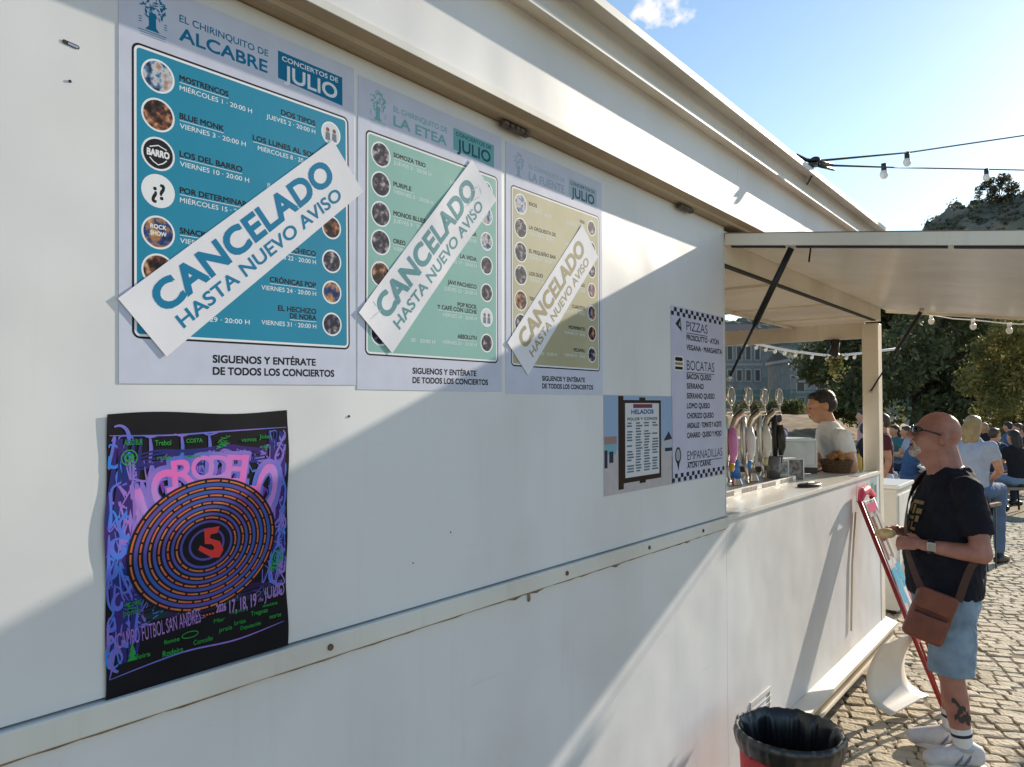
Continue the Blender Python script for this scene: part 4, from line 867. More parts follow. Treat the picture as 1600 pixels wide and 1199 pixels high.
# tumblers and printed holders beside the taps
def pitcher(loc, lab, h, r, m):
    root = empty('plastic_cup', loc, 0, lab, 'cup')
    MB().lathe([(r*0.8, 0.0005), (r, h), (r-0.003, h), (r*0.8-0.003, 0.004)], 20).build('cup_wall', m, root); MB().lathe([(r*0.97, h*0.42), (r*0.98, h*0.43)], 20).build('stack_rim', mat('cup_rim', (0.45, 0.45, 0.46), 0.3), root)
GL = mat('smoked_plastic', (0.14, 0.135, 0.14), 0.2, spec=0.6)
pitcher((-0.285, 4.235, CT+0.025), 'smoky grey plastic cup standing just right of the last beer tap', 0.125, 0.040, GL)
def holder(loc, rz, w_, h_, face, lab, name='card_holder', rows=3):
    root = empty(name, loc, rz, lab, 'card holder'); S2 = None
    bevel(MB().box((-0.03, -w_/2, 0.0005), (0.03, w_/2, 0.006)).box((-0.004, -w_/2, 0.0065), (0.004, w_/2, h_)).build('frame', mat('acrylic_white', (0.72, 0.72, 0.70), 0.15), root), 0.0015)
    MB().box((0.0042, -w_/2+0.006, 0.014), (0.0052, w_/2-0.006, h_-0.008)).build('card', face, root)
holder((-0.275, 4.335, CT+0.03), R(-50), 0.085, 0.095, mat('card_pale', (0.50, 0.52, 0.52), 0.4, c2=(0.12, 0.14, 0.15), vscale=45), 'small pale card stand between the cup and the dark box')
root = empty('napkin_box', (-0.30, 4.53, CT), R(-38), 'dark printed napkin box with white edges beside the card stand', 'napkin box')
bevel(MB().box((-0.055, -0.065, 0.0005), (0.055, 0.065, 0.118)).build('box', mat('napkin_print', (0.06, 0.06, 0.065), 0.35, c2=(0.30, 0.29, 0.28), vscale=40), root), 0.003)
b = MB(); b.box((0.0555, -0.067, 0.0), (0.058, -0.060, 0.12)); b.box((0.0555, 0.060, 0.0), (0.058, 0.067, 0.12)); b.box((-0.057, -0.067, 0.1185), (0.058, 0.067, 0.1235)); b.build('white_edge', WHITE2, root)
root = empty('black_wallet', (-0.065, 4.16, CT), R(70), 'flat black wallet lying on the front edge of the counter', 'wallet')
b = MB(); b.loft([(0, 0, 0.001, 0.085, 0.035), (0, 0, 0.004, 0.092, 0.040), (0, 0, 0.014, 0.090, 0.038), (0, 0, 0.019, 0.08, 0.030)], 20); b.build('wallet', BLACK, root); MB().tube([(-0.06, -0.02, 0.0195), (0.0, 0.005, 0.022), (0.06, 0.018, 0.0195)], 0.003, 6).build('strap', BLACKM, root)
# glazed display case
root = empty('display_case', (-0.555, 5.02, CT), R(24), 'low white framed glass display case on the counter', 'display case')
wf = mat('case_white', (0.74, 0.75, 0.76), 0.25); glass = mat('case_glass', (0.76, 0.83, 0.86), 0.08, c2=(0.48, 0.60, 0.66), vscale=6, spec=0.8)
bevel(MB().box((-0.27, -0.16, 0.0005), (0.25, 0.16, 0.038)).build('plinth', mat('case_base', (0.05, 0.045, 0.04), 0.5), root), 0.003)
b = MB(); b.box((-0.27, -0.16, 0.0385), (0.25, 0.16, 0.055)); b.box((-0.27, -0.15, 0.205), (0.25, 0.16, 0.222))
for x in (-0.27, 0.238):
    b.box((x, -0.16, 0.0555), (x+0.012, -0.146, 0.2045)); b.box((x, 0.146, 0.0555), (x+0.012, 0.16, 0.2045))
bevel(b.build('frame', wf, root), 0.002)
b = MB(); b.box((-0.257, -0.156, 0.056), (0.237, -0.152, 0.204)); b.box((0.243, -0.145, 0.056), (0.247, 0.145, 0.204)); b.build('pane', glass, root)
b = MB(); b.box((-0.25, -0.14, 0.12), (0.23, 0.14, 0.126)); b.ell((-0.05, -0.05, 0.15), (0.06, 0.04, 0.02)); b.ell((0.1, -0.05, 0.15), (0.05, 0.04, 0.02)); b.build('shelf', wf, root)
# basket of rolls
root = empty('bread_basket', (-0.19, 5.14, CT), 0, 'woven brown basket heaped with golden bread rolls on the counter', 'bread basket'); root.scale = (0.74, 0.74, 0.8)
b = MB()
for k in range(8): 
    r = 0.105+0.004*k+(0.004 if k % 2 else 0); pts = [(r*math.cos(6.2832*q/24), r*0.8*math.sin(6.2832*q/24), 0.008+0.013*k) for q in range(25)]; b.tube(pts, 0.0078, 6)
b.lathe([(0.10, 0.0008), (0.10, 0.006)], 20); b.build('basket', mat('wicker', (0.16, 0.09, 0.045), 0.8, var=0.5, vscale=50), root)
rr = random.Random(6); bm_ = mat('bread_crust', (0.50, 0.24, 0.07), 0.55, c2=(0.24, 0.09, 0.025), vscale=18, bump=0.3)
for k in range(9):
    a = k*2.4; q = 0.075*math.sqrt((k+0.3)/9); ro = Matrix.Rotation(rr.uniform(0, 3), 3, 'Z') @ Matrix.Rotation(rr.uniform(-0.4, 0.4), 3, 'Y')
    b = MB(); b.ell((q*math.cos(a), q*math.sin(a), 0.108+0.055*(1-q/0.08)+rr.uniform(-0.01, 0.01)), (0.055, 0.030, 0.027), rot=ro, n=14)
    o = b.build('bread_roll', bm_); o.location = (-0.19, 5.14, CT); o.scale = (0.74, 0.74, 0.8); tag(o, 'golden bread roll heaped in the brown basket on the counter', 'bread roll', 'bread rolls heaped in the basket')
root = empty('sauce_bottle', (-0.115, 5.37, CT), 0, 'small yellow sauce bottle with a dark cap by the corner post', 'sauce bottle')
MB().lathe([(0.026, 0.0005), (0.029, 0.01), (0.029, 0.085), (0.012, 0.11), (0.012, 0.118)], 18).build('bottle', mat('mustard', (0.66, 0.42, 0.05), 0.35), root); MB().lathe([(0.014, 0.1185), (0.013, 0.13), (0.005, 0.15)], 14).build('cap', mat('bottle_cap', (0.12, 0.04, 0.02), 0.4), root)
root = empty('spot_lamp', (-0.31, 5.50, 2.215), 0, 'small black spot lamp clamped under the end beam of the trailer', 'lamp')
b = MB(); b.box((-0.05, -0.012, -0.012), (0.05, 0.012, -0.0005)); b.tube([(0, 0, -0.012), (0.0, 0, -0.05)], 0.007, 8); b.build('clamp', BLACKM, root); b = MB(); b.tube([(0.035, 0, 0.06-0.06), (0.02, 0, -0.075), (0.0, 0, -0.11)], [0.024, 0.032, 0.038], 14); b.build('lamp_head', BLACK, root)
root = empty('hanging_plant', (-0.29, 5.535, 2.10), 0, 'little trailing green plant hanging beneath the black spot lamp', 'plant')
rr = random.Random(14); b = MB(); vs, fs = [], []
for _ in range(260):
    c = Vector((rr.gauss(0, 0.028), rr.gauss(0, 0.02), -abs(rr.gauss(0, 0.085)))); a = Vector((rr.gauss(0, 1), rr.gauss(0, 1), rr.gauss(0, 1))).normalized(); e = a.orthogonal(); g = a.cross(e); q = rr.uniform(0.008, 0.014); k = len(vs)
    vs += [c-e*q, c+g*q*0.5, c+e*q, c-g*q*0.5]; fs.append((k, k+1, k+2, k+3))
b.add(vs, fs); b.build('leaves', LEAFG, root); MB().tube([(0, 0, 0.02), (0, 0, -0.02)], [0.02, 0.032], 12).build('pot', mat('plant_pot', (0.55, 0.53, 0.5), 0.5), root)

# ================================================================== strings of bulbs
BULB = mat('bulb_white', (0.86, 0.86, 0.84), 0.25); CAB = mat('cable_black', (0.02, 0.02, 0.022), 0.5); CABW = mat('cable_white', (0.8, 0.8, 0.78), 0.4)
def bulb_at(parent, p, r, cab, d=Vector((0, 0, -1))):
    p = Vector(p); d = d.normalized()
    sk_ = MB().tube([p+d*-0.4*r, p+d*r*1.3], r*0.62, 8).build('socket', cab, parent)
    q = p+d*r*2.25; rot = Vector((0, 0, -1)).rotation_difference(d).to_matrix()
    MB().ell(q, (r, r, r*1.15), rot=rot, n=14).build('bulb', BULB, parent)
def light_string(label, pts, bulbs, r, cr, cab, group):
    root = empty('light_string', (0, 0, 0), 0, label, 'light string', group)
    MB().tube(pts, cr, 6).build('cable', cab, root)
    for p in bulbs: bulb_at(root, p, r, cab)
A0 = Vector((0.145, 3.54, 2.878)); GP = 'outdoor bulb strings on the trailer'
light_string('upper black light string climbing to the right from the roof bracket', [A0+Vector((0.03, 0.02, 0.015)), (0.182, 5.54, 3.463), (0.725, 7.24, 3.945), (2.3, 12.2, 5.2)], [(0.182, 5.54, 3.457), (1.02, 8.2, 4.185)], 0.026, 0.0058, CAB, GP)
light_string('lower black light string running level to the right from the roof bracket', [A0+Vector((0.03, 0.02, -0.005)), (0.123, 5.495, 3.362), (0.504, 6.82, 3.606), (0.718, 7.25, 3.664), (2.3, 12.2, 4.6)], [(0.504, 6.82, 3.600), (0.13, 5.10, 3.275), (1.1, 8.4, 3.88)], 0.026, 0.0058, CAB, GP)
root = empty('cable_bracket', A0, R(15), 'tangled black bracket on the roof edge holding both light strings', 'bracket')
b = MB(); b.box((-0.03, -0.02, -0.012), (0.03, 0.02, 0.0)); b.tube([(-0.06, -0.05, 0.035), (-0.02, -0.01, 0.02), (0.03, 0.02, 0.015), (0.09, 0.10, 0.02)], 0.009, 8); b.tube([(-0.01, 0.01, 0.02), (0.04, 0.03, -0.005), (0.10, 0.12, -0.002)], 0.008, 8); b.ell((0.02, 0.01, 0.02), (0.024, 0.02, 0.016)); b.build('bracket', BLACK, root)
b = MB(); b.tube([(0.01, 0.02, 0), (0.005, 0.06, -0.035), (-0.02, 0.16, -0.048), (-0.06, 0.28, -0.04)], 0.004, 6); b.build('loose_cable', CAB, root)
root = empty('wooden_pole', (2.33, 12.25, 0), 0, 'tall wooden pole carrying the far ends of the light strings', 'pole'); MB().tube([(0, 0, -0.1), (0, 0, 5.3)], [0.07, 0.05], 12).build('pole', BARK, root)
light_string('light string with small round white bulbs slung under the far edge of the hatch', [(0.16, 5.742, 2.395), (0.272, 5.78, 2.374), (0.40, 5.785, 2.338), (0.518, 5.785, 2.321), (0.72, 5.785, 2.281), (0.95, 5.78, 2.255), (1.165, 5.742, 2.29)], [(0.272, 5.78, 2.374), (0.518, 5.785, 2.321), (0.72, 5.785, 2.281), (0.95, 5.78, 2.255)], 0.020, 0.004, CABW, GP)
root = empty('light_string', (0, 0, 0), 0, 'white festoon of downward bulbs sagging across the trailer window', 'light string', GP)
fp = [Vector(q) for q in ((-1.30, 6.25, 2.33), (-1.184, 6.410, 2.287), (-1.06, 6.51, 2.252), (-0.935, 6.613, 2.222), (-0.715, 6.791, 2.188), (-0.58, 6.90, 2.192), (-0.473, 6.986, 2.206), (-0.2, 7.2, 2.25))]
MB().tube(fp, 0.011, 8).build('cable', CABW, root)
for k in range(13):
    q = k/12*6.2; i = min(int(q), 6); p = fp[i].lerp(fp[i+1], q-i); bulb_at(root, p, 0.015, CABW, Vector((-0.35, -0.2, -1)))

# ================================================================== things on the ground by the trailer
root = empty('rubbish_bin', (0.305, 2.68, 0), R(20), 'red round rubbish bin lined with a black bag, against the trailer', 'rubbish bin')
RED = mat('bin_red', (0.55, 0.018, 0.025), 0.35, var=0.15)
MB().lathe([(0.15, 0.001), (0.155, 0.01), (0.180, 0.55), (0.1775, 0.55), (0.148, 0.02)], 40).build('bin_body', RED, root)
BAG = mat('bag_black', (0.010, 0.010, 0.012), 0.28, spec=0.7)
rr = random.Random(9); root.scale = (0.96, 0.96, 1.035); n = 120; vs, fs = [], []
prof = [(0.186, 0.515), (0.189, 0.528), (0.1945, 0.548), (0.1965, 0.562), (0.193, 0.578), (0.186, 0.584), (0.176, 0.577), (0.164, 0.55), (0.148, 0.47), (0.135, 0.36), (0.118, 0.24), (0.10, 0.19), (0.03, 0.18)]
ph = [rr.uniform(0, 6.28) for _ in range(8)]
for i, (r, z) in enumerate(prof):
    for k in range(n):
        a = 6.28318*k/n; wv = sum(math.sin(a*f+ph[q]+i*0.22*(1 if q % 2 else -1))*am for q, (f, am) in enumerate(((9, .5), (17, .45), (29, .4), (41, .3), (5, .3))))
        amp = 0.0035 if i < 3 else (0.0036 if i < 7 else 0.0095)
        vs.append(((r+wv*amp)*math.cos(a), (r+wv*amp)*math.sin(a), z+(0.006*wv if i == 0 else 0.0022*wv)))
for i in range(len(prof)-1):
    for k in range(n): fs.append((i*n+k, i*n+(k+1) % n, (i+1)*n+(k+1) % n, (i+1)*n+k))
fs.append(tuple((len(prof)-1)*n+k for k in range(n))); b = MB(); b.add(vs, fs, 0, True); b.build('bin_bag', BAG, root)
# curled sheet leaning at the skirt
root = empty('curled_sheet', (0, 0, 0), 0, 'curled white plastic sheet leaning on the ground by the trailer skirt', 'plastic sheet')
K = [(0.215, 0.43), (0.165, 0.33), (0.140, 0.235), (0.150, 0.14), (0.195, 0.085), (0.262, 0.058)]
vs, fs = [], []; nn = 20
for i in range(nn+1):
    q = i/nn*(len(K)-1); j = min(int(q), len(K)-2); tt = q-j
    p0, p1, p2, p3 = [Vector(K[max(0, min(len(K)-1, j+d))]) for d in (-1, 0, 1, 2)]
    c = 0.5*((2*p1)+(p2-p0)*tt+(2*p0-5*p1+4*p2-p3)*tt*tt+(3*p1-p0-3*p2+p3)*tt**3)
    for g in range(7): vs.append((c.x+0.12*g/6, 4.45+0.36*g/6, c.y+0.012*g/6+(0.02*g/6*i/nn)))
b = MB(); b.add(vs, [(i*7+g, i*7+g+1, i*7+g+8, i*7+g+7) for i in range(nn) for g in range(6)], 0, True); o = b.build('sheet', mat('sheet_white', (0.72, 0.68, 0.60), 0.35, var=0.08), root)
sm_ = o.modifiers.new('thick', 'SOLIDIFY'); sm_.thickness = 0.0025
# leaning red advertising board
root = empty('advert_board', (0.0, 4.84, 0), 0, 'red framed advertising board on thin legs leaning against the counter', 'advertising board')
LB = lambda t_, y, off=0.0: Vector((0.475-0.425*t_+off*0.93, y, 0.012+1.172*t_+off*0.37))
RM = mat('frame_red', (0.34, 0.012, 0.015), 0.4, var=0.2); b = MB()
for y in (-0.125, 0.16): b.tube([LB(0, y*0.6), LB(0.30, y*0.8), LB(1.0, y)], [0.010, 0.012, 0.013], 10)
b.build('leg', RM, root)
b = MB(); b.tube([LB(0.02, -0.05), LB(0.30, -0.02), LB(0.5, 0.0)], 0.007, 8); b.obox((LB(0.36, 0.0)+LB(0.36, 0.03))/2, (LB(0.40, 0)-LB(0.32, 0))/2, (0, 0.11, 0), (0.01, 0, 0.004)); b.build('back_strut', RM, root)
bd = MB(); c_ = (LB(0.46, 0.017)+LB(0.985, 0.017))/2+Vector((0.012, 0, 0.005)); bd.obox(c_, (LB(0.985, 0)-LB(0.46, 0))/2, (0, 0.118, 0), Vector((0.93, 0, 0.37))*0.006)
bevel(bd.build('board', mat('board_face', (0.62, 0.60, 0.60), 0.2, vscale=9, ramp=[(0.35, (0.66, 0.66, 0.68)), (0.47, (0.55, 0.42, 0.42)), (0.53, (0.25, 0.24, 0.22)), (0.60, (0.10, 0.36, 0.52)), (0.7, (0.70, 0.70, 0.70))]), root), 0.002)
ax = (LB(1, 0)-LB(0, 0)).normalized(); nn_ = Vector((0.93, 0, 0.37)).normalized()
def bp_at(t_, y, h): return LB(t_, y)+Vector((0.012, 0, 0.005))+nn_*h
b = MB()
for (t0, t1, y0, y1, mi) in ((0.93, 0.97, -0.085, 0.11, 0), (0.70, 0.91, -0.085, -0.035, 1), (0.72, 0.90, -0.02, 0.02, 2), (0.70, 0.91, 0.03, 0.065, 5), (0.72, 0.90, 0.075, 0.115, 2), (0.50, 0.66, -0.085, 0.0, 3), (0.47, 0.60, 0.01, 0.06, 4), (0.56, 0.67, 0.02, 0.115, 3), (0.48, 0.54, 0.07, 0.115, 0)):
    b.add([bp_at(t0, y0, 0.0066), bp_at(t0, y1, 0.0066), bp_at(t1, y1, 0.0066), bp_at(t1, y0, 0.0066)], [(0, 1, 2, 3)], mi)
b.build('ice_cream_print', [mat('ad_pink', (0.70, 0.15, 0.25), 0.25), mat('ad_brown', (0.20, 0.09, 0.06), 0.25), mat('ad_cream', (0.65, 0.58, 0.48), 0.25), mat('ad_blue', (0.05, 0.40, 0.62), 0.25), mat('ad_white', (0.75, 0.76, 0.78), 0.25), mat('ad_grey', (0.22, 0.20, 0.17), 0.25)], root)
b = MB(); b.tube([LB(1.0, -0.14)+nn_*0.012, LB(1.03, -0.05)+nn_*0.016, LB(1.035, 0.06)+nn_*0.016, LB(1.0, 0.17)+nn_*0.012], [0.016, 0.026, 0.026, 0.016], 12); b.build('top_cap', mat('cap_pink', (0.75, 0.06, 0.14), 0.35), root)
b = MB(); b.tube([(0.010, 4.66, 0.42), (0.010, 4.70, 0.80), (0.008, 4.80, 1.10)], 0.006, 8); tag(b.build('thin_rod', mat('cream_rod', (0.62, 0.54, 0.42), 0.5)), 'thin cream rod leaning on the counter panel beside the red board', 'rod')
# cabinet behind the corner post
root = empty('white_cabinet', (-0.215, 6.95, 0), 0, 'white cabinet standing just behind the corner post of the trailer', 'cabinet')
bevel(MB().box((-0.55, -0.2, 0.05), (0.06, 0.40, 1.05)).build('cabinet_body', WHITE2, root), 0.006)
bevel(MB().box((-0.56, -0.21, 1.052), (0.08, 0.41, 1.085)).build('lid', mat('lid_white', (0.80, 0.79, 0.76), 0.3), root), 0.006)
MB().box((0.0605, -0.15, 0.12), (0.068, 0.35, 1.0)).build('door', WHITE2, root); b = MB(); b.box((-0.53, -0.18, 0.006), (-0.47, -0.12, 0.05)); b.box((-0.02, -0.18, 0.006), (0.04, -0.12, 0.05)); b.build('feet', BLACK, root)

# ================================================================== people  (local frame: x forward, y to the person's left, z up)
def skin(name, c, c2): return mat(name, c, 0.5, c2=c2, vscale=14, bump=0.08, bscale=120)
SK1 = skin('skin_tan', (0.42, 0.20, 0.155), (0.31, 0.13, 0.10)); SK2 = skin('skin_warm', (0.58, 0.30, 0.18), (0.48, 0.22, 0.12)); SK3 = skin('skin_light', (0.55, 0.33, 0.24), (0.46, 0.25, 0.17))
HAIRB = mat('hair_black', (0.018, 0.012, 0.010), 0.5, var=0.5, vscale=60, bump=0.5, bscale=90); HAIRL = mat('hair_blond', (0.40, 0.27, 0.11), 0.5, c2=(0.28, 0.18, 0.08), vscale=16, bump=0.5, bscale=90); HAIRBR = mat('hair_brown', (0.08, 0.045, 0.025), 0.5, var=0.5, vscale=60, bump=0.5, bscale=90)
def cloth(name, c, var=0.15): return mat(name, c, 0.85, var=var, vscale=11, bump=0.35, bscale=26, spec=0.25)
V = Vector
def hand(b, w_, d, up, side, k=1.0, curl=0.6):
    """palm and five fingers from the wrist w_ along d; side points to the thumb"""
    w_, d, up, side = V(w_), V(d).normalized(), V(up).normalized(), V(side).normalized()
    pc = w_+d*0.045*k
    b.chain([(w_, 0.024*k), (pc+side*0.012*k, 0.023*k), (w_+d*0.085*k+side*0.022*k, 0.013*k)], 10); b.cap(pc-side*0.012*k, 0.021*k, w_+d*0.083*k-side*0.024*k, 0.012*k, 10); b.cap(pc, 0.02*k, w_+d*0.088*k, 0.014*k, 10)
    for i, (o, L) in enumerate(((0.028, 0.066), (0.0095, 0.075), (-0.0095, 0.070), (-0.028, 0.055))):
        p = w_+d*0.085*k+side*o*k; q = p+(d*math.cos(curl*0.6)-up*math.sin(curl*0.6))*L*0.5*k; r_ = q+(d*math.cos(curl*1.7)-up*math.sin(curl*1.7))*L*0.45*k
        b.chain([(p, 0.0098*k), (q, 0.0088*k), (r_, 0.0075*k)], 8)
    t0 = w_+d*0.025*k+side*0.022*k; t1 = t0+(d*0.6+side*0.7-up*0.25).normalized()*0.034*k; t2 = t1+(d*0.9+side*0.2-up*0.35).normalized()*0.030*k
    b.chain([(t0, 0.013*k), (t1, 0.011*k), (t2, 0.009*k)], 8)
def head_geo(b, c, f, up, k=1.0, jaw=0.0):
    """head at centre c, facing f; nose, brow, lips, chin and ears grown into one surface"""
    c, f, up = V(c), V(f).normalized(), V(up); up = (up-f*up.dot(f)).normalized(); l = up.cross(f)
    rot = Matrix((f, l, up)).transposed()
    P = lambda x, y, z: c+(f*x+l*y+up*z)*k
    def E(p, r): b.ell(P(*p), [q*k for q in r], rot=rot, n=18)
    E((-0.006, 0, 0.030), (0.094, 0.077, 0.090)); E((0.028, 0, -0.030), (0.064, 0.058, 0.082)); E((0.038, 0, -0.082), (0.044, 0.040+jaw, 0.032)); E((0.070, 0, 0.030), (0.026, 0.052, 0.014))
    b.chain([(P(0.086, 0, 0.020), 0.008*k), (P(0.112, 0, -0.018), 0.0125*k)], 10); b.cap(P(0.098, -0.012, -0.022), 0.008*k, P(0.098, 0.012, -0.022), 0.008*k, 8)
    b.cap(P(0.084, -0.016, -0.052), 0.0085*k, P(0.084, 0.016, -0.052), 0.0085*k, 8); b.cap(P(0.080, -0.013, -0.066), 0.009*k, P(0.080, 0.013, -0.066), 0.009*k, 8)
    for s_ in (-1, 1):
        E((0.058, 0.036*s_, -0.018), (0.024, 0.022, 0.022)); E((-0.012, 0.078*s_, -0.002), (0.020, 0.008, 0.032)); E((-0.004, 0.083*s_, 0.012), (0.012, 0.008, 0.014)); b.ell(P(0.080, 0.031*s_, 0.006), (0.010*k,)*3, n=10)
    return P, rot
def eyes(root, P, k, m=None):
    b = MB()
    for s_ in (-1, 1): b.ell(P(0.0865, 0.031*s_, 0.007), (0.0065*k,)*3, n=10)
    b.build('eye', mat('eye_dark', (0.02, 0.015, 0.012), 0.2), root)
def person(label, loc, rz, J, o):
    """J: joints; o: colours and flags. Body is one melted surface; clothes and hair are separate shells."""
    root = empty('person', loc, rz, label, 'person', o.get('group')); k = o.get('k', 1.0); vox = o.get('vox', 0.012); sk_ = o.get('skin', SK3)
    b = MB()
    P, rot = head_geo(b, J['head'], J.get('face', (1, 0, 0)), J.get('hup', (0, 0, 1)), k*o.get('hk', 1.0))
    nk = V(J['neck']); hd_ = V(J['head']); tk = o.get('thick', 0.0); b.cap(nk-V((0, 0, 0.04)), 0.062*k+tk, hd_-V((0.02, 0, 0.05)), 0.056*k+tk*0.8)
    if tk: b.cap(nk+V((0.035, 0, 0.0)), 0.055, hd_+V((0.035, 0, -0.085)), 0.05)
    b.loft(J['torso'], 20)
    for S_ in ('L', 'R'):
        sh, el, wr = V(J['sh'+S_]), V(J['el'+S_]), V(J['wr'+S_]); b.chain([(sh, 0.055*k), (sh.lerp(el, 0.5), 0.048*k), (el, 0.041*k), (el.lerp(wr, 0.35), 0.041*k), (wr, 0.027*k)])
        d = (wr-el).normalized(); hd2 = V(J.get('hd'+S_, d)); up = V(J.get('hu'+S_, (0, 0, 1))); up = (up-hd2*up.dot(hd2)); up = up.normalized() if up.length > 0.1 else V((1, 0, 0))
        sd = hd2.cross(up)*(1 if S_ == 'R' else -1); hand(b, wr, hd2, up, -sd, k, o.get('curl', 0.6))
        hp, kn, an, to = V(J['hp'+S_]), V(J['kn'+S_]), V(J['an'+S_]), V(J['to'+S_])
        b.chain([(hp, 0.088*k), (hp.lerp(kn, 0.5), 0.074*k), (kn, 0.054*k), (kn.lerp(an, 0.35), 0.057*k), (an, 0.036*k), (an.lerp(to, 0.6)-V((0, 0, 0.01)), 0.034*k), (to, 0.026*k)])
    melt(b.build('body', sk_, root), vox, 5)
    if o.get('eyes', True): eyes(root, P, k)
    # shirt
    b = MB(); b.loft([(f, s_, z, rf+0.012, rs+0.014) for f, s_, z, rf, rs in J['torso'] if z >= o.get('hem', 0)], 24)
    for S_ in ('L', 'R'):
        sh, el, wr = V(J['sh'+S_]), V(J['el'+S_]), V(J['wr'+S_]); q = o.get('sleeve', 0.6); e_ = sh.lerp(el, min(q, 1)); b.cap(sh, 0.073*k, sh.lerp(e_, 0.5), 0.069*k); b.tube([sh, sh.lerp(e_, 0.5), e_], [0.070*k, 0.070*k, 0.069*k], 16)
        if q > 1: b.chain([(el, 0.056*k), (el.lerp(wr, 0.85), 0.040*k)])
    folds(melt(b.build('shirt', o['shirt'], root), vox, 6), o.get('fold', 0.018))
    # trousers or shorts
    b = MB(); q = o.get('leg', 0.95); hpL, hpR = V(J['hpL']), V(J['hpR']); mid = (hpL+hpR)/2
    b.loft([(f, s_, z, rf+0.004, rs+0.006) for f, s_, z, rf, rs in J['torso'] if z <= o.get('hem', 0)+0.10][:4] or [(mid.x, mid.y, mid.z-0.06, 0.11, 0.15), (mid.x, mid.y, mid.z+0.1, 0.12, 0.16)], 20)
    for S_ in ('L', 'R'):
        hp, kn, an = V(J['hp'+S_]), V(J['kn'+S_]), V(J['an'+S_])
        if q <= 1: e_ = hp.lerp(kn, q); b.cap(hp, 0.108*k, hp.lerp(e_, 0.4), 0.10*k); b.tube([hp, hp.lerp(e_, 0.4), e_], [0.104*k, 0.102*k, o.get('cuff', 0.092)*k], 18)
        else: b.chain([(hp, 0.105*k), (hp.lerp(kn, 0.5), 0.088*k), (kn, 0.068*k), (kn.lerp(an, 0.9), 0.055*k)])
    folds(melt(b.build('shorts' if q <= 1 else 'trousers', o['pants'], root), vox, 4), o.get('fold', 0.018))
    if o.get('shoe'):
        for S_ in ('L', 'R'):
            an, to = V(J['an'+S_]), V(J['to'+S_]); d = (to-an); d.z = 0; d = d.normalized(); hl = an-d*0.055; b = MB(); z0 = min(an.z-0.035, 0.06+J.get('floor', 0))
            b.chain([((hl.x, hl.y, z0), 0.042*k), ((an.x+d.x*0.04, an.y+d.y*0.04, z0+0.012), 0.048*k), ((to.x, to.y, z0-0.012), 0.038*k)]); b.cap((an.x, an.y, an.z-0.02), 0.046*k, (an.x, an.y, an.z+0.02), 0.044*k)
            melt(b.build('shoe', o['shoe'], root), vox*0.9, 3)
    if o.get('hair'):
        b = MB(); hk = k*o.get('hk', 1.0); E = lambda p, r: b.ell(P(*p), [x*hk for x in r], rot=rot, n=18)
        st = o.get('cut', 'short'); E((-0.020, 0, 0.048), (0.096, 0.083, 0.084)); E((-0.045, 0, 0.015), (0.072, 0.080, 0.075)); E((0.030, 0, 0.092), (0.052, 0.062, 0.030))
        if st == 'long': b.chain([(P(-0.06, 0.03, 0), 0.06*hk), (P(-0.085, 0.03, -0.13), 0.055*hk), (P(-0.09, 0.02, -0.26), 0.032*hk)]); b.chain([(P(-0.06, -0.03, 0), 0.06*hk), (P(-0.085, -0.03, -0.13), 0.055*hk), (P(-0.09, -0.02, -0.24), 0.032*hk)])
        if st == 'tail': b.chain([(P(-0.09, 0, 0.03), 0.035*hk), (P(-0.15, 0, 0.0), 0.03*hk), (P(-0.15, 0, -0.14), 0.018*hk)])
        melt(b.build('hair', o['hair'], root), vox*0.8, 3)
    return root, P
def torso(zh, zn, f0=0.0, lean=0.0, w_=1.0, belly=0.0):
    """rings from hip height zh to neck zn; lean shifts the top forward"""
    L = zn-zh; out = []
    for q, rf, rs in ((0.0, 0.115, 0.155), (0.15, 0.118+belly*0.7, 0.160), (0.35, 0.110+belly, 0.150), (0.6, 0.115+belly*0.4, 0.165), (0.78, 0.112, 0.180), (0.90, 0.088, 0.165), (0.97, 0.066, 0.10), (1.03, 0.052, 0.06)):
        out.append((f0+lean*q*q*0.5+lean*q*0.5, 0.0, zh+L*q, rf*w_, rs*w_))
    return out
def standing(H=1.7, lean=0.0, w_=1.0, arms='down', step=0.0):
    s = H/1.7; J = dict(torso=torso(0.84*s, 1.45*s, 0, lean, w_), neck=(lean, 0, 1.43*s), head=(lean+0.03, 0, 1.575*s))
    for S_, q in (('L', 1), ('R', -1)):
        J['sh'+S_] = (lean*0.9, 0.175*w_*q, 1.375*s); J['el'+S_] = (lean*0.6-0.03, 0.225*w_*q, 1.10*s); J['wr'+S_] = (lean*0.6+0.05, 0.235*w_*q, 0.86*s)
        if arms == 'fwd': J['wr'+S_] = (0.24, 0.13*q, 1.13*s)
        J['hp'+S_] = (0, 0.09*q, 0.86*s); J['kn'+S_] = (0.03+step*q*0.5, 0.09*q, 0.47*s); J['an'+S_] = (-0.02+step*q, 0.09*q, 0.075); J['to'+S_] = (0.13+step*q, 0.10*q, 0.04)
    return J
def seated(lean=0.05, seat=0.45, arms='table', w_=1.0):
    zh = seat+0.02; J = dict(torso=torso(zh, zh+0.60, 0, lean, w_), neck=(lean, 0, zh+0.58), head=(lean+0.04, 0, zh+0.73))
    for S_, q in (('L', 1), ('R', -1)):
        J['sh'+S_] = (lean*0.9, 0.175*w_*q, zh+0.525); J['el'+S_] = (lean+0.08, 0.23*q, zh+0.27); J['wr'+S_] = (lean+0.30, 0.10*q, zh+0.29)
        if arms == 'lap': J['wr'+S_] = (lean+0.27, 0.08*q, zh+0.16)
        J['hp'+S_] = (0.02, 0.09*q, zh+0.05); J['kn'+S_] = (0.43, 0.11*q, zh+0.05); J['an'+S_] = (0.40, 0.11*q, 0.075); J['to'+S_] = (0.55, 0.12*q, 0.04)
    return J
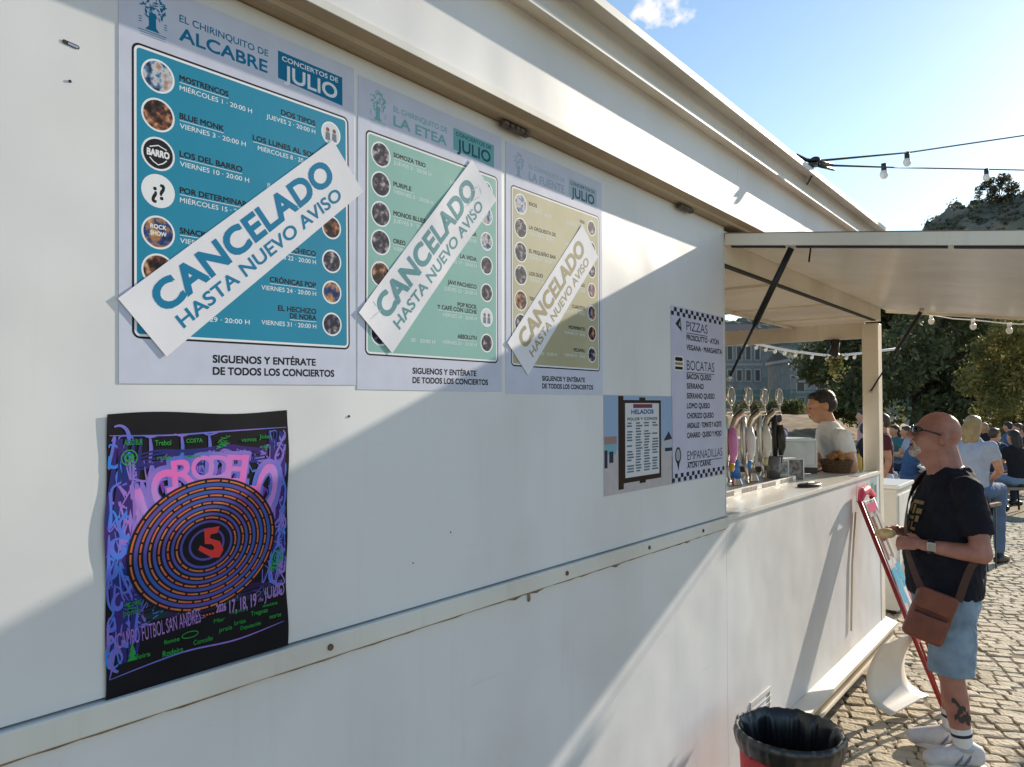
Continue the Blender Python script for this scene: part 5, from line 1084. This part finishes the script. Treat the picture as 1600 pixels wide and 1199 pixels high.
# ---- the customer
J = dict(head=(0.012, 0, 1.566), face=(1, 0, 0.27), hup=(-0.27, 0, 1), neck=(-0.03, 0, 1.43),
    torso=[(-0.020, 0, 0.62, 0.100, 0.180), (-0.018, 0, 0.70, 0.128, 0.186), (-0.016, 0, 0.80, 0.150, 0.192), (-0.014, 0, 0.90, 0.162, 0.200), (-0.014, 0, 1.02, 0.166, 0.203), (-0.022, 0, 1.14, 0.155, 0.202), (-0.034, 0, 1.25, 0.136, 0.200), (-0.046, 0, 1.335, 0.112, 0.180), (-0.052, 0, 1.385, 0.088, 0.125), (-0.048, 0, 1.425, 0.070, 0.075)],
    shL=(-0.065, 0.205, 1.325), elL=(-0.105, 0.270, 1.045), wrL=(0.115, 0.185, 1.062), hdL=(0.93, -0.32, 0.05), huL=(0.1, 0.9, 0.5), shR=(-0.055, -0.205, 1.325), elR=(-0.06, -0.275, 1.06), wrR=(0.165, -0.09, 1.085), hdR=(0.85, 0.5, 0.0), huR=(0, -0.8, 0.6),
    hpL=(-0.025, 0.10, 0.80), knL=(-0.010, 0.11, 0.45), anL=(-0.060, 0.11, 0.085), toL=(0.065, 0.122, 0.042), hpR=(-0.065, -0.09, 0.80), knR=(-0.075, -0.10, 0.45), anR=(-0.065, -0.11, 0.085), toR=(0.085, -0.115, 0.042))
MSHIRT = cloth('tshirt_navy', (0.012, 0.013, 0.024), 0.35)
man, P = person('bald bearded man in a navy T-shirt and denim shorts standing at the counter', (0.552, 4.178, 0.022), R(203), J,
    dict(k=1.0, hk=1.09, vox=0.0065, thick=0.022, skin=SK1, shirt=MSHIRT, pants=cloth('denim_light', (0.25, 0.35, 0.47), 0.35), hem=0.75, sleeve=0.70, leg=1.0, cuff=0.100, curl=0.9, eyes=False))
WSH = mat('shoe_white', (0.62, 0.60, 0.62), 0.6, var=0.15, vscale=30); WSO = mat('sole_white', (0.72, 0.70, 0.68), 0.5); SOCK = mat('sock_white', (0.74, 0.73, 0.73), 0.9, var=0.1, bump=0.3); STR = mat('sock_stripe', (0.02, 0.025, 0.05), 0.9)
for S_ in ('L', 'R'):
    an, to = V(J['an'+S_]), V(J['to'+S_]); d = (to-an); d.z = 0; d.normalize(); side = V((-d.y, d.x, 0)); hl = an-d*0.052
    b = MB(); b.chain([((hl.x, hl.y, 0.062), 0.038), ((an.x+d.x*0.03, an.y+d.y*0.03, 0.072), 0.046), ((an.x+d.x*0.10, an.y+d.y*0.10, 0.055), 0.046), ((to.x+d.x*0.02, to.y+d.y*0.02, 0.045), 0.038)]); b.cap(hl+V((0, 0, 0.0)), 0.036, an+V((-0.01*d.x, -0.01*d.y, 0.015)), 0.045)
    so = melt(b.build('shoe', WSH, man), 0.0065, 3)
    b = MB(); out = []
    for q in range(28):
        a = 6.2832*q/28; L = 0.136 if math.cos(a) > 0 else 0.130; c = an+d*0.035
        out.append((c+d*math.cos(a)*L+side*math.sin(a)*(0.046+0.006*math.cos(a))))
    vs = [(p.x, p.y, 0.002) for p in out]+[(p.x, p.y, 0.027) for p in out]; b.add(vs, [tuple(range(27, -1, -1)), tuple(range(28, 56))]+[(q, (q+1) % 28, 28+(q+1) % 28, 28+q) for q in range(28)]); bevel(b.build('sole', WSO, so), 0.004)
    for q in range(4):
        c = an+d*(0.045+0.022*q); zz = 0.118-0.012*q; MB().tube([c+side*0.026+V((0, 0, zz-0.013-c.z)), c+V((0, 0, zz-c.z)), c-side*0.026+V((0, 0, zz-0.013-c.z))], 0.0036, 6).build('lace', mat('lace_grey', (0.45, 0.45, 0.48), 0.8), so)
    for sg in (1, -1):
        for q in range(2):
            c = an+d*(0.0+0.035*q)+side*sg*0.043; b = MB(); b.tube([c+V((0, 0, 0.034-c.z))+d*0.02, c+V((0, 0, 0.062-c.z))+side*sg*0.004, c+V((0, 0, 0.086-c.z))-d*0.015-side*sg*0.004], [0.003, 0.0055, 0.003], 6); b.build('shoe_stripe', mat('stripe_grey', (0.16, 0.18, 0.26), 0.6), so)
    b = MB(); b.tube([an+V((0, 0, 0.098-an.z)), an+V((0, 0, 0.112-an.z))], [0.047, 0.049], 18); b.build('collar', mat('collar_grey', (0.42, 0.42, 0.46), 0.9), so)
    kn = V(J['kn'+S_]); u = (kn-an).normalized(); b = MB(); b.tube([an+u*0.0, an+u*0.03, an+u*0.07, an+u*0.115, an+u*0.118], [0.040, 0.0415, 0.044, 0.048, 0.044], 18); b.build('sock', SOCK, man)
    b = MB(); b.tube([an+u*0.078, an+u*0.092], [0.0462, 0.0474], 18); b.build('sock_stripe', STR, man)
# sunglasses, beard, mouth
hk = 1.09; b = MB(); hf = V(J['face']).normalized(); hu = V(J['hup']); hu = (hu-hf*hu.dot(hf)).normalized(); hl_ = hu.cross(hf); hrot = Matrix((hf, hl_, hu)).transposed()
for s_ in (-1, 1):
    b.ell(P(0.096, 0.034*s_, 0.010), (0.008, 0.033, 0.025), rot=Matrix.Rotation(R(16)*s_, 3, 'Z') @ hrot, n=16); b.tube([P(0.084, 0.064*s_, 0.018), P(0.04, 0.080*s_, 0.017), P(-0.012, 0.085*s_, 0.014)], 0.0042, 8); b.ell(P(0.086, 0.062*s_, 0.016), (0.010, 0.008, 0.012), rot=hrot, n=10)
b.tube([P(0.104, -0.014, 0.020), P(0.108, 0, 0.022), P(0.104, 0.014, 0.020)], 0.0042, 8); b.build('sunglasses', mat('lens_dark', (0.012, 0.008, 0.008), 0.12, spec=0.7), man)
b = MB(); b.ell(P(0.066, 0, -0.088), (0.030, 0.034, 0.026), rot=hrot, n=14); b.ell(P(0.060, 0.026, -0.070), (0.026, 0.020, 0.026), rot=hrot, n=12); b.ell(P(0.060, -0.026, -0.070), (0.026, 0.020, 0.026), rot=hrot, n=12); b.cap(P(0.092, -0.022, -0.040), 0.006, P(0.092, 0.022, -0.040), 0.006, 8); b.cap(P(0.086, -0.026, -0.044), 0.006, P(0.072, -0.030, -0.072), 0.008, 8); b.cap(P(0.086, 0.026, -0.044), 0.006, P(0.072, 0.030, -0.072), 0.008, 8)
melt(b.build('beard', mat('beard_grey', (0.56, 0.51, 0.47), 0.85, c2=(0.36, 0.28, 0.24), vscale=70, bump=0.7, bscale=160), man), 0.005, 2)
b = MB(); b.ell(P(0.090, 0, -0.059), (0.008, 0.020, 0.0065), rot=hrot, n=12); b.build('mouth', mat('mouth_dark', (0.06, 0.015, 0.012), 0.5), man)
# gold print on the chest, watch, tattoo
b = MB(); rr = random.Random(4)
def chest(a, z):
    for (f0, _, z0, rf0, rs0), (f1, _, z1, rf1, rs1) in zip(J['torso'], J['torso'][1:]):
        if z0 <= z <= z1:
            q = (z-z0)/(z1-z0); rf, rs, f = rf0+(rf1-rf0)*q+0.0195, rs0+(rs1-rs0)*q+0.0215, f0+(f1-f0)*q
            return V((f+rf*math.cos(a), rs*math.sin(a), z))
def patch(a0, a1, z0, z1):
    n = 5; vs = [chest(a0+(a1-a0)*i/n, z) for z in (z0, (z0+z1)/2, z1) for i in range(n+1)]; b.add(vs, [(j*(n+1)+i, j*(n+1)+i+1, (j+1)*(n+1)+i+1, (j+1)*(n+1)+i) for j in range(2) for i in range(n)])
for a0, a1, z0, z1 in ((0.10, 0.55, 1.245, 1.262), (0.02, 0.14, 1.20, 1.245), (0.20, 0.30, 1.195, 1.24), (0.36, 0.56, 1.20, 1.225), (0.08, 0.34, 1.168, 1.184), (0.40, 0.52, 1.16, 1.19), (0.12, 0.24, 1.125, 1.155), (0.28, 0.48, 1.118, 1.132), (0.30, 0.36, 1.135, 1.158), (0.14, 0.40, 1.095, 1.108)): patch(a0, a1, z0, z1)
b.build('shirt_print', mat('gold_print', (0.26, 0.18, 0.06), 0.6, var=0.4, vscale=40), man)
wr, el = V(J['wrL']), V(J['elL']); u = (el-wr).normalized(); b = MB(); b.tube([wr+u*0.016, wr+u*0.044], 0.0345, 18); wt = b.build('watch', mat('watch_strap', (0.015, 0.015, 0.015), 0.5), man); fc = wr+u*0.03+V((0.03, 0.028, 0.012)); b = MB(); b.obox(wr+u*0.03+V((0.008, 0.034, 0.004)), u*0.019, V((0.02, 0.10, 0.95)).normalized()*0.021, V((0.22, 0.95, 0.0)).normalized()*0.005); bevel(b.build('watch_face', mat('watch_silver', (0.6, 0.6, 0.58), 0.2, 0.6), wt), 0.003)
kn, an = V(J['knL']), V(J['anL']); b = MB(); rr = random.Random(2)
for _ in range(7):
    q = rr.uniform(0.34, 0.58); c = kn.lerp(an, q); rad = 0.0575-0.022*max(0, q-0.35); a = rr.uniform(0.9, 2.0); pts = []
    for i in range(4): a2 = a+0.22*i; pts += [c+V((rad*math.cos(a2), rad*math.sin(a2), 0.012+0.02*math.sin(i+_))), c+V((rad*math.cos(a2), rad*math.sin(a2), -0.012+0.02*math.sin(i+_)))]
    b.add(pts, [(2*i, 2*i+1, 2*i+3, 2*i+2) for i in range(3)])
b.build('tattoo', mat('tattoo_ink', (0.035, 0.025, 0.03), 0.6), man)
# snack in his hands
b = MB(); b.ell((0.255, 0.075, 1.095), (0.045, 0.030, 0.026), n=14); b.ell((0.285, 0.07, 1.09), (0.025, 0.028, 0.022), n=12)
o = melt(b.build('snack', mat('pastry', (0.72, 0.55, 0.28), 0.6, c2=(0.50, 0.30, 0.12), vscale=30)), 0.006, 2); o.location = man.location; o.rotation_euler = man.rotation_euler; tag(o, 'pale golden pastry held in both hands of the bald man', 'snack')
# shoulder bag
LEA = mat('leather_brown', (0.19, 0.052, 0.030), 0.45, c2=(0.12, 0.032, 0.020), vscale=12, bump=0.15, bscale=80); LEAD = mat('leather_dark', (0.05, 0.018, 0.014), 0.5)
bag = empty('shoulder_bag', man.location, R(203), 'reddish brown leather shoulder bag hanging at the hip of the bald man', 'shoulder bag')
cB = V((0.105, 0.255, 0.750)); tl = Matrix.Rotation(R(-20), 3, 'Y')
def bb(p): return cB+tl @ V(p)
def bagbox(mb, x0, x1, y0, y1, z0, z1, mi=0):
    x0, x1, y0, y1, z0, z1 = [q*0.80 for q in (x0, x1, y0, y1, z0, z1)]
    mb.obox(bb(((x0+x1)/2, (y0+y1)/2, (z0+z1)/2)), tl @ V(((x1-x0)/2, 0, 0)), tl @ V((0, (y1-y0)/2, 0)), tl @ V((0, 0, (z1-z0)/2)), mi)
b = MB(); bagbox(b, -0.105, 0.115, -0.048, 0.030, -0.155, 0.145); bevel(b.build('bag_body', LEA, bag), 0.022, 4)
b = MB(); bagbox(b, -0.085, 0.110, 0.020, 0.052, -0.145, 0.005); bevel(b.build('front_pocket', LEA, bag), 0.014, 3)
b = MB(); bagbox(b, -0.090, 0.116, 0.018, 0.044, 0.022, 0.150); bevel(b.build('flap', LEA, bag), 0.012, 3)
b = MB(); b.tube([bb((-0.060, 0.036, 0.010)), bb((0.016, 0.038, 0.005)), bb((0.084, 0.036, 0.008))], 0.003, 6); b.tube([bb((-0.068, 0.030, 0.114)), bb((0.088, 0.030, 0.114))], 0.003, 6); b.build('zip', LEAD, bag)
b = MB(); pp = [bb((-0.078, 0.0, 0.108)), V((-0.055, 0.262, 0.98)), V((-0.115, 0.236, 1.06)), V((-0.180, 0.14, 1.16)), V((-0.205, 0.02, 1.24)), V((-0.180, -0.09, 1.335)), V((-0.10, -0.135, 1.408)), V((0.03, -0.12, 1.375)), V((0.130, -0.03, 1.25)), V((0.172, 0.10, 1.06)), V((0.165, 0.20, 0.95)), bb((0.086, 0.0, 0.108))]
sm2 = []
for i in range(len(pp)-1):
    p0, p1, p2, p3 = pp[max(i-1, 0)], pp[i], pp[i+1], pp[min(i+2, len(pp)-1)]
    for q in range(6): t_ = q/6; sm2.append(0.5*((2*p1)+(p2-p0)*t_+(2*p0-5*p1+4*p2-p3)*t_*t_+(3*p1-p0-3*p2+p3)*t_**3))
sm2.append(pp[-1]); vs, fs = [], []
for i, p in enumerate(sm2):
    d = (sm2[min(i+1, len(sm2)-1)]-sm2[max(i-1, 0)]).normalized(); rad = V((p.x+0.02, p.y, 0)).normalized(); wdt = d.cross(rad).normalized()*0.017
    vs += [p+wdt-rad*0.001, p-wdt-rad*0.001, p-wdt+rad*0.0035, p+wdt+rad*0.0035]
for i in range(len(sm2)-1):
    for q in range(4): fs.append((4*i+q, 4*i+(q+1) % 4, 4*i+4+(q+1) % 4, 4*i+4+q))
b.add(vs, fs); b.build('strap', LEAD, bag)

# ---- the barman, leaning over the counter
J = dict(head=(0.155, 0, 1.385), face=(1, 0, -0.22), hup=(0.22, 0, 1), neck=(0.085, 0, 1.245), torso=torso(0.75, 1.27, -0.02, 0.13, 0.86),
    shL=(0.075, 0.155, 1.175), elL=(0.10, 0.20, 0.965), wrL=(0.235, 0.16, 0.985), shR=(0.075, -0.155, 1.175), elR=(0.12, -0.20, 0.965), wrR=(0.27, -0.09, 0.985), hpL=(-0.04, 0.08, 0.76), knL=(0, 0.08, 0.42), anL=(-0.03, 0.08, 0.07), toL=(0.10, 0.09, 0.035), hpR=(-0.04, -0.08, 0.76), knR=(0, -0.08, 0.42), anR=(-0.03, -0.08, 0.07), toR=(0.10, -0.09, 0.035))
J['wrL'] = (0.20, 0.20, 1.0); J['elL'] = (0.04, 0.235, 0.98)
person('young dark haired barman in a white T-shirt looking down behind the counter', (-0.205, 5.405, 0.352), R(214), J, dict(k=0.94, hk=1.0, vox=0.007, skin=SK2, shirt=cloth('tshirt_white', (0.84, 0.83, 0.83), 0.04), pants=cloth('trousers_black', (0.02, 0.02, 0.025)), hem=0.74, sleeve=0.55, leg=1.5, hair=HAIRB, shoe=BLACK, curl=0.8))

# ---- people sitting and walking beyond the trailer
GPP = 'people around the tables beyond the trailer'
def crowd(label, loc, rz, J, sh, pa, hair, cut='short', sl=0.6, leg=1.5, sk=SK3, vox=0.014, hem=None, shoe=BLACK):
    h = hem if hem is not None else J['torso'][1][2]
    return person(label, loc, R(rz), J, dict(vox=vox, skin=sk, shirt=sh, pants=pa, hem=h, sleeve=sl, leg=leg, hair=hair, cut=cut, shoe=shoe, group=GPP, eyes=False))[0]
JEAN = cloth('jeans_blue', (0.10, 0.16, 0.28)); JEAND = cloth('jeans_dark', (0.03, 0.045, 0.09)); PBLK = cloth('cloth_black', (0.015, 0.015, 0.02)); PWHT = cloth('cloth_white', (0.66, 0.65, 0.66)); LGREY = cloth('cloth_bluegrey', (0.42, 0.46, 0.56)); MAROON = cloth('cloth_maroon', (0.11, 0.028, 0.035)); BLUE1 = cloth('cloth_blue', (0.06, 0.13, 0.27)); NAVYC = cloth('cloth_navy', (0.025, 0.05, 0.10)); VIOL = cloth('cloth_violet', (0.10, 0.06, 0.16)); PINKC = cloth('cloth_pink', (0.55, 0.35, 0.40)); TEALC = cloth('cloth_teal', (0.05, 0.16, 0.18))
crowd('blond woman in a pale blue grey T-shirt sitting right behind the bald man', (0.06, 9.3, 0.02), 75, seated(0.05, 0.74, 'lap', 1.0), LGREY, JEAN, HAIRL, 'long', 0.55, sk=SK2)
crowd('woman in a maroon top and white shorts standing just behind the corner post', (-0.93, 9.9, 0.02), 200, standing(1.62, 0.0, 0.86), MAROON, PWHT, HAIRBR, 'short', 0.5, leg=0.6, sk=SK2)
crowd('person in a blue shirt sitting hunched between post and bald man', (-1.42, 13.95, 0), 20, seated(0.12, 0.45, 'table', 1.1), BLUE1, JEAN, HAIRBR, 'short', 0.7)
nv = crowd('man in a navy T-shirt with a white back print sitting at the table', (-0.40, 15.3, 0), 55, seated(0.10, 0.47, 'table', 1.12), NAVYC, JEAND, HAIRBR, 'short', 0.7, sk=SK2)
b = MB(); tq = J0 = seated(0.10, 0.47, 'table', 1.12)['torso']
vs = []
for z, a0, a1 in ((0.62, 2.85, 3.55), (0.70, 2.80, 3.50), (0.78, 2.75, 3.42), (0.86, 2.95, 3.32), (0.95, 3.0, 3.25)):
    for (f0, _, z0, rf0, rs0), (f1, _, z1, rf1, rs1) in zip(tq, tq[1:]):
        if z0 <= z <= z1:
            q = (z-z0)/(z1-z0)
            for i in range(5): a = a0+(a1-a0)*i/4; vs.append((f0+(f1-f0)*q+(rf0+(rf1-rf0)*q+0.021)*math.cos(a), (rs0+(rs1-rs0)*q+0.023)*math.sin(a), z))
b.add(vs, [(j*5+i, j*5+i+1, j*5+i+6, j*5+i+5) for j in range(len(vs)//5-1) for i in range(4)]); b.build('shirt_print', PWHT, nv)
crowd('dark haired person in black top and blue jeans sitting at the right edge', (0.10, 14.35, 0), 140, seated(0.06, 0.47, 'lap', 1.0), PBLK, cloth('jeans_pale', (0.20, 0.29, 0.43)), HAIRB, 'long', 0.5, sk=SK2)
crowd('person with dark hair sitting nearest to the display case, seen past the taps', (-3.10, 11.97, 0), 150, seated(0.06, 0.72, 'lap', 1.0), PBLK, PBLK, HAIRB, 'short', 0.6, sk=SK1)
crowd('person in a violet top with black hair next to the dark haired sitter', (-3.02, 12.35, 0), 165, seated(0.05, 0.76, 'lap', 0.95), VIOL, PBLK, HAIRB, 'short', 0.6, sk=SK2)
crowd('woman with long black hair sitting with her back turned beyond the display case', (-1.50, 9.45, 0), 35, seated(0.03, 0.70, 'lap', 0.9), PBLK, JEAND, HAIRB, 'long', 0.7)
crowd('person in a pink top standing far off between barman and corner post', (-2.33, 14.9, 0), 200, standing(1.66, 0, 0.9), PINKC, JEAND, HAIRB, 'tail', 0.5)
crowd('person in a dark top and pale blue trousers between barman and corner post', (-1.78, 12.4, 0), 20, seated(0.05, 0.60, 'lap', 0.9), PBLK, LGREY, HAIRB, 'short', 0.8)
crowd('walker in black on the pale promenade, left one of the far pair', (-9.95, 101.5, 0.01), 150, standing(1.72, 0.03, 1.0, step=0.2), PBLK, PBLK, HAIRB, 'short', 0.6, vox=0.03)
crowd('walker in teal on the pale promenade, right one of the far pair', (-8.95, 102.0, 0.01), 165, standing(1.78, 0.02, 1.05, step=0.2), TEALC, PBLK, HAIRBR, 'short', 0.6, vox=0.03)
extra = [('man in grey with crossed arms sitting in the far seats left of the bald man', (-1.75, 16.2), 200, LGREY, JEAND, HAIRBR, 'short'), ('woman in teal sitting in the far seats just right of the corner post', (-2.15, 17.0), 230, TEALC, JEAN, HAIRB, 'long'),
         ('man in white sitting far back just behind the head of the bald man', (-1.05, 19.0), 190, PWHT, JEAND, HAIRBR, 'short'), ('woman in black sitting far back between the blond woman and the navy shirt', (-0.95, 20.5), 215, PBLK, JEAN, HAIRL, 'long'),
         ('man in bright blue sitting far back beyond the navy shirted man', (-0.55, 21.5), 160, BLUE1, PBLK, HAIRB, 'short'), ('woman in pink sitting far back at the right edge', (-0.25, 20.2), 200, PINKC, JEAN, HAIRBR, 'tail'),
         ('man in maroon sitting far back at the right edge beside the pink top', (0.0, 18.2), 130, MAROON, JEAND, HAIRB, 'short')]
for lab, (x, y), rz, sh_, pa_, ha_, cu_ in extra:
    crowd(lab, (x, y, 0), rz, seated(0.08, 0.46, 'table', 1.0), sh_, pa_, ha_, cu_, sk=SK2, vox=0.018)
# ---- tables and benches
WOODT = mat('bench_wood', (0.34, 0.24, 0.15), 0.7, c2=(0.22, 0.14, 0.08), vscale=12); TTOP = mat('table_white', (0.66, 0.64, 0.60), 0.5, var=0.1)
def table(loc, rz, label):
    r_ = empty('folding_table', loc, R(rz), label, 'table', 'tables of the open air bar')
    bevel(MB().box((-0.9, -0.35, 0.71), (0.9, 0.35, 0.745)).build('tabletop', TTOP, r_), 0.006)
    for x in (-0.7, 0.7):
        b = MB(); b.tube([(x, -0.28, 0.708), (x, -0.05, 0.35), (x, 0.26, 0.012)], 0.022, 8); b.tube([(x, 0.28, 0.708), (x, 0.05, 0.35), (x, -0.26, 0.012)], 0.022, 8); b.build('leg', BLACKM, r_)
    return r_
def bench(loc, rz, label, h=0.44):
    r_ = empty('bench', loc, R(rz), label, 'bench', 'benches of the open air bar'); bevel(MB().box((-0.8, -0.15, h-0.035), (0.8, 0.15, h)).build('seat', WOODT, r_), 0.005)
    for x in (-0.65, 0.65):
        b = MB(); b.tube([(x, -0.12, h-0.036), (x, -0.10, 0.012)], 0.016, 8); b.tube([(x, 0.12, h-0.036), (x, 0.10, 0.012)], 0.016, 8); b.build('leg', BLACKM, r_)
    return r_
table((-0.05, 15.75, 0), 145, 'white topped folding table in front of the navy shirted man'); bench((-0.42, 15.28, 0), 145, 'wooden bench under the navy shirted man'); bench((0.12, 14.33, 0), 50, 'wooden bench at the right edge under the person in jeans')
table((-1.05, 14.25, 0), 110, 'white topped folding table before the hunched person in blue'); bench((-1.44, 13.93, 0), 110, 'wooden bench under the hunched person in blue')
for lab, (x, y), rz, *_q in extra:
    c_ = empty('folding_chair', (x, y, 0), R(rz), 'plastic chair under the '+lab.split(' sitting')[0], 'chair', 'chairs of the open air bar'); MB().box((-0.2, -0.2, 0.40), (0.2, 0.2, 0.43)).build('seat', TTOP, c_)
    MB().box((-0.22, -0.2, 0.50), (-0.19, 0.2, 0.82)).build('backrest', TTOP, c_)
    for a_ in (-1, 1):
        for e_ in (-1, 1): MB().tube([(0.17*a_, 0.17*e_, 0.4), (0.20*a_, 0.19*e_, 0.002)], 0.014, 6).build('leg', BLACKM, c_)
table((-1.35, 17.6, 0), 100, 'far white topped table between the grey and white tops'); table((-0.5, 20.9, 0), 130, 'farthest white topped table at the right edge')
table((-2.3, 12.6, 0), 75, 'white topped folding table beyond the display case'); bench((-3.06, 12.15, 0), 70, 'tall wooden bench under the two dark haired sitters past the taps', 0.72); bench((-1.52, 9.43, 0), 125, 'tall wooden bench under the long haired woman', 0.68); bench((0.04, 9.28, 0), 165, 'tall wooden bench under the blond woman', 0.72).scale = (0.32, 1, 1); bench((-1.80, 12.38, 0), 110, 'wooden bench behind the corner post under the dark topped sitter', 0.58)

# matt printed paper
for o in list(col.objects):
    if o.type == 'MESH' and o.parent and o.parent.name.split('.')[0] in ('concert_poster', 'cancellation_banner', 'festival_poster', 'photo_print', 'menu_poster'):
        for mm_ in o.data.materials:
            pb = mm_.node_tree.nodes['Principled BSDF']; pb.inputs['Specular IOR Level'].default_value = 0.12; pb.inputs['Roughness'].default_value = 0.6
